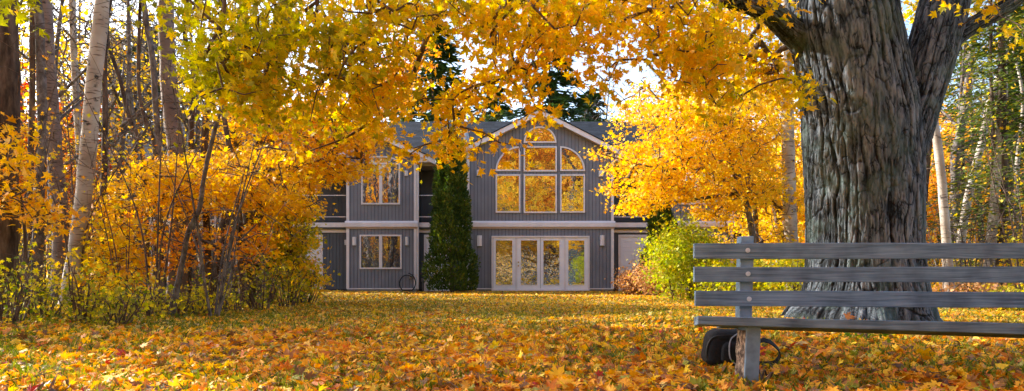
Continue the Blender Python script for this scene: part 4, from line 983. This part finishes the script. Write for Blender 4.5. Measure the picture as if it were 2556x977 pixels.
leafy('maple_tree', 'golden maple reaching across the left gable of the house', [(600, 60), (650, 260), (700, 480), (720, 620), (735, 735)], 15, 20, 9, M['bark_dark'], M['gold'],
      [(620, 330, 110, 80, 13, 17, 110, .55), (740, 330, 110, 90, 13, 17, 150, .6), (820, 320, 80, 60, 13, 17, 80, .5), (790, 420, 80, 46, 13, 16, 90, .5), (880, 420, 50, 22, 13, 15, 24, .45), (885, 350, 60, 36, 13, 15, 48, .5), (940, 325, 46, 30, 13, 15, 34, .5), (735, 500, 60, 60, 13, 17, 90, .45), (700, 250, 140, 70, 13, 17, 90, .6), (900, 250, 120, 70, 13, 17, 80, .68),
       (1030, 130, 60, 50, 15, 18, 30, .85), (980, 210, 70, 50, 15, 18, 50, .8)], per=16,
      limbs=([(690, 440, 15), (800, 400, 14.5), (905, 395, 14)], [(660, 300, 15), (800, 300, 15), (950, 260, 16), (1030, 160, 16.5)]))
leafy('maple_tree', 'yellow green young maple at the lawn corner left of the dark doorway', [(690, 480), (735, 600), (760, 735)], 14.5, 12, 5, M['bark_grey'], M['canopy'],
      [(730, 580, 50, 50, 13.5, 16, 90, .28), (750, 620, 40, 50, 13.5, 16, 60, .42), (710, 650, 60, 50, 13.5, 16, 90, .22), (760, 690, 50, 35, 13.5, 16, 50, .5), (690, 560, 50, 50, 13.5, 16, 60, .42), (785, 700, 22, 16, 14, 15, 7, .45)], per=13, tvar=.14)
leafy('maple_tree', 'glowing golden maple in full sun between the house and the white birch', [(1740, 120), (1790, 300), (1850, 460), (1880, 600), (1890, 745)], 17, 18, 7, M['bark_grey'], M['gold'],
      [(1590, 330, 60, 50, 15.5, 18, 26, .55), (1680, 300, 90, 70, 15, 19, 130, .5), (1780, 330, 100, 80, 15, 19, 190, .48), (1880, 330, 90, 90, 15, 19, 170, .5), (1640, 400, 90, 50, 15, 19, 110, .52), (1560, 420, 50, 40, 15.5, 18, 22, .55), (1740, 430, 110, 60, 15, 19, 190, .5), (1860, 450, 90, 70, 15, 19, 160, .5), (1650, 480, 80, 30, 15, 18, 90, .52), (1590, 515, 50, 16, 15.5, 17.5, 34, .5), (1540, 460, 30, 20, 16, 17, 8, .55),
       (1940, 540, 60, 90, 16, 20, 100, .52), (1780, 240, 120, 50, 15, 19, 120, .5), (1930, 250, 60, 80, 16, 20, 90, .5), (1490, 380, 24, 14, 16, 17, 7, .6), (1790, 520, 60, 30, 16, 19, 40, .5), (1850, 600, 70, 50, 17, 20, 60, .5), (1990, 420, 30, 120, 17, 20, 60, .55), (1650, 235, 70, 40, 16, 19, 34, .5), (1580, 270, 50, 40, 16, 18, 20, .55)], per=16, size=.06,
      limbs=([(1870, 520, 17), (1780, 430, 16.5), (1640, 420, 16), (1500, 385, 16)], [(1860, 480, 17), (1720, 500, 16.5), (1600, 515, 16.3)], [(1790, 330, 17), (1680, 280, 17), (1600, 200, 17)]))
# small sunlit maples in the wood edge
leafy('young_maple', 'small bright yellow maple sapling glowing low beside the pale birch', [(285, 520), (300, 620), (310, 745)], 12, 8, 3, M['bark_grey'], M['gold'],
      [(300, 600, 45, 50, 10.6, 12, 34, .3), (310, 665, 55, 40, 10.4, 12, 44, .36), (255, 640, 45, 40, 10.6, 12, 24, .25), (270, 700, 60, 26, 10.4, 11.6, 22, .3)], per=13)
leafy('young_maple', 'orange leaved sapling in front of the stout dark trunk', [(640, 560), (570, 640), (540, 740)], 11.5, 8, 3, M['bark_grey'], M['orange'],
      [(450, 600, 50, 26, 10.8, 12, 12, .5), (600, 600, 60, 40, 10.8, 12, 16, .5), (430, 650, 60, 24, 10.8, 12, 16, .45), (640, 640, 40, 26, 11, 12, 5, .5)], per=11)
leafy('young_maple', 'orange tinted sapling overhanging the far left edge', [(40, 430), (60, 560), (70, 760)], 8.5, 10, 4, M['bark_dark'], M['gold'],
      [(20, 460, 50, 50, 8, 9, 18, .45), (60, 520, 60, 36, 8, 9.4, 18, .52), (20, 330, 40, 50, 8, 9, 8, .45), (150, 540, 60, 26, 8.4, 10, 10, .5), (30, 400, 30, 30, 8, 9, 6, .45)], per=12)

# shrubs -------------------------------------------------------------
def shrub(name, label, px, d, wpx, top, tint, mat, n=90, per=8, size=.035, stems=9, cat='shrub', group=None, tvar=.16, tm=T1, upw=.5, flat=.9):
    b = gpt(px, d); H = CZ+(HY-top)/F*d-b[2]; Wd = wpx/F*d/2; L = []
    for i in range(stems):
        a = rng.uniform(0, 6.28); r = rng.uniform(.3, 1)*Wd; h = H*rng.uniform(.55, 1.0)
        p0 = b+np.array([math.cos(a)*r*.35, math.sin(a)*min(r, .8)*.35, -.03]); p2 = b+np.array([math.cos(a)*r, math.sin(a)*min(r, .8), h]); p1 = (p0+p2)/2+np.array([rng.normal()*.06, rng.normal()*.06, .08])
        L.append((np.array([p0, p1, p2]), np.array([.009, .006, .003])*(1+H*.3)))
    u = runit(n)*(rng.random((n, 1))**.4); T = b+np.column_stack([u[:, 0]*Wd, u[:, 1]*min(Wd, 1.0), H*.52+u[:, 2]*H*.48])
    T = T[T[:, 2] > gz(T[:, 0], T[:, 1])+.03]
    return make_tree(name, label, cat, b, L, T, np.full(len(T), tint), (M['bark_twig'], mat), per=per, spread=.10+.03*H, size=size, tm=tm, twig_r=.0022, sides=3, upw=upw, flat=flat, tvar=tvar, trunk_sides=5, leafname='leaves', group=group, rcap=.02)
SH = [
 ('green shrub with yellowing leaves at the lower left corner', 20, 7.6, 190, 690, .45), ('loose olive bush beneath the thick dark trunk', 110, 8.6, 170, 720, .5), ('yellow green bush at the foot of the brown birch', 205, 8.2, 150, 740, .6),
 ('weedy green clump under the pale leaning birch', 290, 8.0, 150, 750, .42), ('yellow tipped bush beside the small yellow sapling', 360, 9.2, 150, 700, .68), ('low green bush left of the crooked sapling', 440, 9.6, 130, 735, .5),
 ('bright yellow bush at the foot of the crooked sapling', 500, 10.2, 140, 705, .75), ('mixed green and yellow bush before the stout dark trunk', 575, 10.8, 140, 690, .62), ('dense dark green bush at the corner of the shrub border', 650, 11.5, 140, 665, .28),
 ('dark leafy bush nearest the lawn at the shrub border end', 715, 12.8, 130, 660, .32), ('rusty yellow bush under the young maple by the doorway', 765, 14.5, 100, 670, .7), ('tall green understory bush behind the pale birch', 230, 14, 200, 560, .55),
 ('tall olive bush behind the brown birch', 90, 14, 200, 570, .6), ('tangled yellow bush behind the small yellow sapling', 360, 15, 150, 660, .7), ('shadowy green bush behind the orange sapling', 500, 16, 150, 680, .4), ('yellow green bush behind the thick trunk at the far left', 10, 12, 150, 600, .7)]
for i, (lab, px, d, wp, top, t) in enumerate(SH):
    shrub('shrub', lab, px, d, wp*1.1, top-((60, 20, 80, 30, 50, 15)[i % 6] if px < 300 else (0, 14, 5)[i % 3]), t+(.24, .04, .20)[i % 3], M['rust'] if i == 13 else M['shrub'], n=(95, 55, 75)[i % 3], per=(5, 4)[i % 2], stems=18, tvar=.2, size=.034 if d < 13 else .045, group='shrubs along the left edge of the lawn')
shrub('shrub', 'bright lime green bush glowing in the sun left of the bench', 1705, 17, 190, 545, .5, M['lime'], n=420, per=16, size=.05, stems=14)
shrub('shrub', 'yellow green low bush seen through the bench slats', 1850, 15.5, 230, 640, .6, M['lime'], n=260, per=13, size=.045, stems=12)
shrub('shrub', 'golden green bush between the bench post and the huge maple', 1970, 14, 150, 620, .7, M['lime'], n=150, per=11, size=.045, stems=10)
shrub('shrub', 'rust coloured feathery shrub beside the white panel door', 1585, 22, 90, 668, .35, M['rust'], n=150, per=16, size=.04, stems=12, tm=T2)
shrub('shrub', 'pale coppery shrub spilling from the lime green bush', 1640, 20.5, 110, 650, .6, M['rust'], n=180, per=16, size=.04, stems=12, tm=T2)
shrub('shrub', 'thin twiggy shrub with few yellow leaves beside the second cedar', 1625, 21, 110, 590, .85, M['lime'], n=60, per=1.2, size=.05, stems=12)
for lab, px, d, wp, top, t, mk in (('golden undergrowth bush right of the huge maple foot', 2350, 13, 160, 690, .6, 'gold'), ('brown twiggy bush under the hemlock', 2440, 12, 180, 690, .4, 'rust'), ('green yellow weeds near the right edge behind the bench', 2520, 11.5, 130, 720, .6, 'shrub'), ('olive low bush behind the lowest slat on the right', 2450, 16, 240, 640, .5, 'shrub'),
                                 ('golden undergrowth left of the slim leaning birch', 2330, 17, 120, 620, .4, 'gold'), ('pale yellow bush between two white birches', 2430, 19, 150, 600, .3, 'gold'), ('yellow branches low at the right edge', 2540, 14, 120, 560, .25, 'gold')):
    shrub('shrub', lab, px, d, wp, top, t, M[mk], n=110, per=8, size=.04, group='undergrowth at the right of the maple')
b_ = shrub('leafy_weed', 'dark green leafy weed growing in the litter below the bench seat', 2163, 5.9, 60, 838, .08, M['shrub'], n=22, per=5, size=.04, cat='plant', stems=5)
shrub('leafy_weed', 'small green grass tuft at the foot of the bench leg', 1880, 3.95, 100, 935, .2, M['shrub'], n=10, per=2, size=.02, cat='plant', stems=6)

# bare brush saplings in the wood -------------------------------------
def brush_proto(name, label, leafy_, mat):
    L = []; 
    for i in range(4):
        a = rng.uniform(0, 6.28); h = rng.uniform(2.2, 4.2); o = np.array([math.cos(a), math.sin(a), 0])
        L.append((np.array([o*.05+[0, 0, -.05], o*(.2+.1*h*.4)+[rng.normal()*.1, 0, h*.45], o*(.3+.2*h*.6)+[rng.normal()*.25, rng.normal()*.2, h]]), np.array([.018, .012, .005])))
    T = np.vstack([bare_targets(p, 30, .45, .4, 4.4) for p, r in L])
    return make_tree(name, label, 'sapling', (0, 0, 0), L, T, np.full(len(T), .5), (mat, M['gold']), per=leafy_, spread=.1, size=.045, twig_r=.0028, sides=3, trunk_sides=5, tm=T1, tvar=.2, group='bare saplings in the left wood', rcap=.02)
bp1 = brush_proto('sapling', 'leafless many-stemmed sapling in the brush of the left wood', 0, M['bark_grey']); bp2 = brush_proto('sapling', 'many-stemmed sapling with scattered yellow leaves in the left wood', 1.2, M['bark_twig'])
lb1, lb2 = bp1['label'], bp2['label']
q0 = True
for i in range(64):
    px = rng.uniform(-30, 700); d = rng.uniform(9.5, 19); 
    if px > 560: d = rng.uniform(13, 19)
    src, lb = (bp2, lb2) if i % 3 == 0 else (bp1, lb1)
    loc = gpt(px, d)
    if i < 2: src.location = loc; src.rotation_euler = (0, 0, i)
    else: copy_tree(src, loc, rng.uniform(0, 6.28), rng.uniform(.6, 1.05), lb)
bp3 = copy_tree(bp1, gpt(2400, 15), 1.0, .8, 'leafless sapling behind the bench on the right', 'bare saplings right of the huge maple')
for i in range(14): copy_tree(bp1 if i % 2 else bp2, gpt(rng.uniform(2310, 2600), rng.uniform(12, 20)), rng.uniform(0, 6.28), rng.uniform(.6, 1), 'leafless sapling behind the bench on the right' if i % 2 else 'sapling with scattered yellow leaves behind the bench on the right', 'bare saplings right of the huge maple')

# cedars ---------------------------------------------------------------
def cedar(label, px, d, prof, n=9000):
    """prof: list of (py, left px, right px)"""
    b = gpt(px, d); py = np.array([p[0] for p in prof], float); z = CZ+(HY-py)/F*d; l = (np.array([p[1] for p in prof])-CX)/F*d-b[0]; r = (np.array([p[2] for p in prof])-CX)/F*d-b[0]
    o = np.argsort(z); z, l, r = z[o], l[o], r[o]
    u = rng.uniform(0, 1, n)**.9; zz = z[0]+(z[-1]-z[0])*u; c = (np.interp(zz, z, l)+np.interp(zz, z, r))/2; rad = (np.interp(zz, z, r)-np.interp(zz, z, l))/2
    a = rng.uniform(0, 2*math.pi, n); cl = fbm(np.cos(a)*2.2, np.sin(a)*2.2, zz*2.4, 3)
    rr = rad*(.84+.20*cl+.05*rng.normal(size=n))*np.where(rng.random(n) < .25, rng.uniform(.5, 1, n), 1)
    pos = np.column_stack([c+rr*np.cos(a), rr*np.sin(a), zz-b[2]])
    out = np.column_stack([np.cos(a), np.sin(a), np.zeros(n)]); Y = out*.55+np.array([0, 0, .75])+rng.normal(size=(n, 3))*.35; N = out+rng.normal(size=(n, 3))*.6
    ti = .45+.22*cl+.16*rng.normal(size=n)
    root = thing('cedar_tree', label, 'tree', b)
    V, f = tube(np.array([[0, 0, -.1], [0, 0, (z[-1]-b[2])*.5], [0.02, 0, (z[-1]-b[2])*.92]]), [.09, .06, .015], 8); link('trunk', mesh_np('trunk', V, f, 4, smooth=True), M['bark_dark'], root)
    link('crown', leaves_mesh('crown', pos, rng.uniform(.07, .14, n), N, ti, TN, yaxis=Y, stretch=rng.uniform(.8, 1.5, n)), M['cedar'], root)
cedar('tall narrow dark green cedar beside the French doors', 1128, 25.6, [(726, 1068, 1188), (690, 1062, 1194), (640, 1063, 1190), (590, 1072, 1177), (540, 1076, 1172), (480, 1082, 1168), (420, 1090, 1162), (370, 1097, 1150), (330, 1112, 1134)], 26000)
cedar('smaller dark cedar leaning by the white panel door', 1640, 25.2, [(726, 1600, 1680), (690, 1594, 1686), (650, 1602, 1690), (600, 1616, 1690), (560, 1616, 1686), (520, 1622, 1670), (480, 1634, 1658)], 12000)

# conifers ---------------------------------------------------------------
def conifer(name, label, base, H, Rb, mat, z0=.12, nb=70, per=26, droop=.25, size=.22, lean=0, group=None, tint=.4, bm=None, shape=1.0):
    base = np.array(base, float); root = thing(name, label, 'conifer', base, group)
    V, f = tube(np.array([[0, 0, -.1], [lean*.3, 0, H*.5], [lean, 0, H]]), [H*.013+.03, H*.008+.02, .01], 9); Vt, ft = V, f
    A_, B_, ra, rb = [], [], [], []; pos, Ys, Ns, ts, ss = [], [], [], [], []
    for i in range(nb):
        u = z0+(1-z0)*(i+rng.random())/nb; z = H*u; L = Rb*((1-u)/(1-z0))**shape*rng.uniform(.55, 1.1)+.15; a = rng.uniform(0, 6.28)
        dr = np.array([math.cos(a), math.sin(a), 0]); k = 6; pr_ = np.array([lean*u, 0, z]); t0 = rng.normal()*.14; t1_ = rng.uniform(-.1, .45)
        for j in range(1, k+1):
            q = j/k; p = np.array([lean*u, 0, z])+dr*L*q+np.array([0, 0, -droop*L*q*q+t1_*L*q])+rng.normal(size=3)*.05*L; A_.append(pr_); B_.append(p); rr = (.016*(1-q)+.003)*(H/12); ra.append(rr+.002); rb.append(rr)
            m = max(2, int(per*(.4+.6*math.sin(math.pi*min(1, q*.85)))/k*1.6)); s = rng.normal(size=(m, 3))*np.array([.18, .18, .06])*(L*.22*(1.2-q)+.12)/.25
            pos.append(p+s); sd = np.cross(dr, [0, 0, 1])
            Ys.append(dr*.8+sd*rng.normal(size=(m, 1))*.8+rng.normal(size=(m, 3))*.15+np.array([0, 0, -.15])); Ns.append(np.array([0, 0, 1])+rng.normal(size=(m, 3))*.35); ts.append(tint+t0+rng.normal(size=m)*.15+.1*(q-.5)); ss.append(rng.uniform(.6, 1.3, m)*size)
            pr_ = p
    V, f = segs_mesh('b', np.array(A_), np.array(B_), np.array(ra), np.array(rb), sides=3); link2('trunk', Vt, ft, V, f, bm or M['bark_dark'], bm or M['bark_dark'], root)
    pos = np.vstack(pos); link('crown', leaves_mesh('crown', pos, np.concatenate(ss), np.vstack(Ns), np.concatenate(ts), TN, yaxis=np.vstack(Ys), stretch=rng.uniform(.7, 1.2, len(pos))), mat, root)
    return root
conifer('hemlock_tree', 'airy green hemlock with yellow light at the right edge', gpt(2500, 15), 9, 2.0, M['hemlock'], .18, 150, 56, .35, .13, tint=.55)
conifer('hemlock_tree', 'shaded hemlock low behind the bench at the right edge', gpt(2570, 18), 8, 2.4, M['hemlock'], .12, 110, 50, .35, .17, tint=.3)
conifer('hemlock_tree', 'slim green hemlock between the huge maple and the right edge', gpt(2400, 21), 8.5, 1.9, M['hemlock'], .25, 80, 40, .35, .15, tint=.5)
sp0 = conifer('spruce_tree', 'big dark spruce behind the middle gable of the house', gpt(1372, 41), 15.5, 4.6, M['needle'], .22, 130, 60, .28, .42, tint=.35, shape=.7)
copy_tree(sp0, gpt(1080, 44), 1.2, 1.12, 'dark pine behind the roof left of the middle gable')
copy_tree(sp0, gpt(1235, 50), 2.2, .95, 'distant spruce over the roof ridge between the pine and the big spruce')
copy_tree(sp0, gpt(1480, 46), 3.2, .85, 'shorter dark spruce right of the big spruce behind the house')
copy_tree(sp0, gpt(395, 41), 4.2, 1.0, 'green spruce deep in the wood behind the tall brown birch')
copy_tree(sp0, gpt(290, 43), 5.0, 1.0, 'blue green spruce far behind the pale leaning birch')
copy_tree(sp0, gpt(2560, 36), .5, .8, 'dark spruce far behind the right edge of the wood')

# distant deciduous trees: prototypes, then copies -----------------------------------------
def proto(name, label, H, Rc, lm, bm, tint, nclu, per, size, z0=.35, r0=.14, tvar=.12, group=None):
    tr_p = np.array([[0, 0, -.1], [rng.normal()*.1, rng.normal()*.1, H*.3], [rng.normal()*.3, rng.normal()*.3, H*.6], [rng.normal()*.4, rng.normal()*.4, H*.95]]); L = [(tr_p, np.array([r0, r0*.8, r0*.5, .02]))]
    for i in range(7):
        u = rng.uniform(z0, .8); s = tr_p[1]+(tr_p[3]-tr_p[1])*((u-.3)/.65 if u > .3 else 0); a = rng.uniform(0, 6.28); l = Rc*rng.uniform(.6, .9)
        L.append((np.array([s, s+np.array([math.cos(a)*l*.5, math.sin(a)*l*.5, l*.45]), s+np.array([math.cos(a)*l, math.sin(a)*l, l*.8])]), np.array([r0*.4, r0*.25, .015])))
    u = runit(nclu)*rng.random((nclu, 1))**.45; c = H*(z0+1)/2; T = np.column_stack([u[:, 0]*Rc, u[:, 1]*Rc, c+u[:, 2]*H*(1-z0)/2])
    T = T[fbm(T[:, 0]*.6, T[:, 1]*.6, T[:, 2]*.6, 2) > -.35]
    return make_tree(name, label, 'tree', (0, 0, 0), L, T, np.full(len(T), tint), (bm, lm), per=per, spread=.32, size=size, tm=T2, twig_r=.006, sides=3, trunk_sides=8, tvar=tvar, group=group, flat=.6, upw=.4)
pg = proto('maple_tree', 'golden maple of the background wood', 9, 2.8, M['gold'], M['bark_dark'], .5, 330, 20, .11, z0=.26)
po_ = proto('maple_tree', 'orange maple of the background wood', 10, 2.8, M['orange'], M['bark_dark'], .35, 330, 18, .11, z0=.2)
pd = proto('maple_tree', 'red maple of the background wood', 9, 2.4, M['red'], M['bark_grey'], .5, 240, 9, .10, z0=.3)
pb = proto('birch_tree', 'slender birch of the background wood', 11, 2.2, M['gold'], M['birch'], .3, 240, 6, .09, z0=.3, r0=.11)
pn = proto('bare_tree', 'leafless grey tree of the background wood', 12, 2.8, M['gold'], M['bark_grey'], .5, 420, 0, .1, z0=.3, r0=.12)
used = set()
ph = proto('maple_tree', 'tall thin maple with a high golden crown added out of view to shade the lawn', 12, 2.2, M['gold'], M['bark_dark'], .5, 200, 15, .12, z0=.52, r0=.13, group='tall high-crowned maples added left of the lawn for shade')
lh = ph['label']
for i, (x_, y_) in enumerate(((-10, 9), (-14, 13.5), (-19, 15))):  # unseen trees added at the left to cast shadow bands on the lawn
    if i == 0: ph.location = (x_, y_, 0)
    else: copy_tree(ph, (x_, y_, 0), i*1.3, rng.uniform(.85, 1.1), lh)
def place(src, px, d, s, zone, word):
    lab = f'{word} {zone}'; loc = gpt(px, d) if d > 0 else None
    key = src.name
    if key not in used: 
        used.add(key); src.location = loc; src.rotation_euler = (0, 0, rng.uniform(0, 6.28)); src.scale = (s, s, s); src['label'] = lab; src['group'] = 'trees '+zone; return src
    return copy_tree(src, loc, rng.uniform(0, 6.28), s, lab, 'trees '+zone)
WD = {pg: 'golden maple', po_: 'orange maple', pd: 'thinly leaved red maple', pb: 'slender pale birch', pn: 'leafless grey tree'}
Z1 = 'in the background wood left of the house'; Z2 = 'in the wood behind the house roof'; Z3 = 'in the background wood right of the huge maple'; Z4 = 'across the lawn mirrored in the windows'
for (src, px, d, s) in ((pd, 40, 20, .8), (pd, 150, 24, .9), (pg, -20, 19, .6), (pg, 110, 21, .6), (po_, 130, 28, .7), (pg, 70, 31, .7), (pn, 350, 20, .9), (pn, 290, 17, .8), (pn, 470, 25, .75), (pn, 60, 22, 1), (pn, 170, 25, 1), (pn, 330, 24, 1), (pn, 250, 20, .9), (pb, 130, 23, 1), (pb, 310, 21, .9), (pn, 430, 26, 1), (pb, 500, 24, .9), (pn, 20, 27, 1), (pd, 30, 32, .9), (po_, 90, 33, .8), (pg, 180, 36, .7), (pg, 340, 38, .7), (pn, 560, 24, 1), (po_, 20, 40, .8), (pg, 430, 44, .8), (pn, 140, 16, .8), (pn, 480, 19, .8)):
    place(src, px, d, s, Z1, WD[src])
for (src, px, d, s) in ((po_, 980, 45, .9), (pd, 1110, 42, .8), (pn, 1180, 44, 1.1), (pn, 1450, 44, 1.0), (po_, 1310, 52, .85), (po_, 1430, 50, .85), (po_, 1540, 50, .62), (pg, 1660, 46, .75), (pn, 1600, 40, 1.0), (pn, 1500, 46, 1.2), (pb, 1560, 42, 1.0), (pg, 1600, 45, .85), (pn, 1650, 40, 1.1), (po_, 1560, 43, .85), (pg, 1740, 44, .9), (pg, 860, 44, 1.1), (pg, 720, 42, 1.1), (po_, 600, 44, 1.1), (pn, 900, 46, 1.2), (pg, 1860, 40, 1.0), (pb, 1800, 42, 1.0), (pn, 1280, 48, 1.0), (po_, 1200, 52, .6)):
    place(src, px, d, s, Z2, WD[src])
for (src, px, d, s) in ((pg, 2340, 24, .6), (po_, 2420, 26, .75), (pn, 2380, 20, .8), (pg, 2500, 28, .6), (pn, 2450, 22, .8), (pn, 2530, 23, .9), (po_, 2600, 30, .9), (pn, 2330, 28, .9), (pg, 2240, 30, .8), (pg, 2040, 24, .7), (pg, 1950, 23, .6), (pb, 2010, 25, .8), (po_, 2320, 38, 1), (pg, 2440, 42, 1), (pn, 2480, 34, 1), (pd, 2560, 42, 1)):
    place(src, px, d, s, Z3, WD[src])
for i in range(20):
    src = (pg, po_, pn, pg, pb)[i % 5]; copy_tree(src, (-20+1.6*i+rng.normal()*.6, rng.uniform(-20, -9), 0), rng.uniform(0, 6.28), rng.uniform(1.35, 1.8), f'{WD[src]} {Z4}', 'trees '+Z4)
for x_, y_, s_2 in ((-1, -10, 2.0), (3.2, -12, 2.1), (6.5, -9, 1.9), (-6, -13, 1.9)):
    copy_tree(pg, (x_, y_, 0), x_, s_2, f'golden maple {Z4}', 'trees '+Z4)
for i in range(34):                                     # wood on the far side of the lawn, behind the viewer
    src = (pg, po_, pg, pb, po_, pn, pg)[i % 7]; x = rng.uniform(-26, 30); y = rng.uniform(-34, -9)
    c = copy_tree(src, (x, y, 0), rng.uniform(0, 6.28), rng.uniform(.9, 1.25), f'{WD[src]} {Z4}', 'trees '+Z4)
for i in range(10):
    x = rng.uniform(-26, 30); copy_tree(sp0, (x, rng.uniform(-42, -25), 0), rng.uniform(0, 6.28), .8, f'dark spruce {Z4}', 'trees '+Z4)
for i in range(9):
    shrub_x = -12+3.2*i
    c = copy_tree(bp2, (shrub_x, -5-rng.random()*3, 0), rng.uniform(0, 6.28), .5, 'low sapling across the lawn mirrored in the doors', 'saplings across the lawn mirrored in the doors')
# far woodland that reads as one mass
n = 26000; an = rng.uniform(-1.15, 1.15, n); dd = rng.uniform(58, 78, n); zz = rng.random(n)**.8*(6.5+2.2*vnoise(an*14, 0*an, 0*an)); x = np.sin(an)*dd; y = np.cos(an)*dd
k = rng.random(n) < .9; an2 = np.arange(n)
y = np.where(an2 % 3 == 0, -y*.75, y); x = np.where(an2 % 3 == 0, x*.8, x)
fw = link('far_wood', leaves_mesh('far', np.column_stack([x, y, zz]), rng.uniform(.25, .6, n), runit(n)+np.array([0, 0, .4]), .55+.2*fbm(x*.12, y*.12, zz*.3, 2)+.12*rng.normal(size=n), T2), M['gold']); tag(fw, 'far autumn woodland closing the view behind everything', 'woodland', kind='stuff')
print('objects', len(bpy.data.objects))
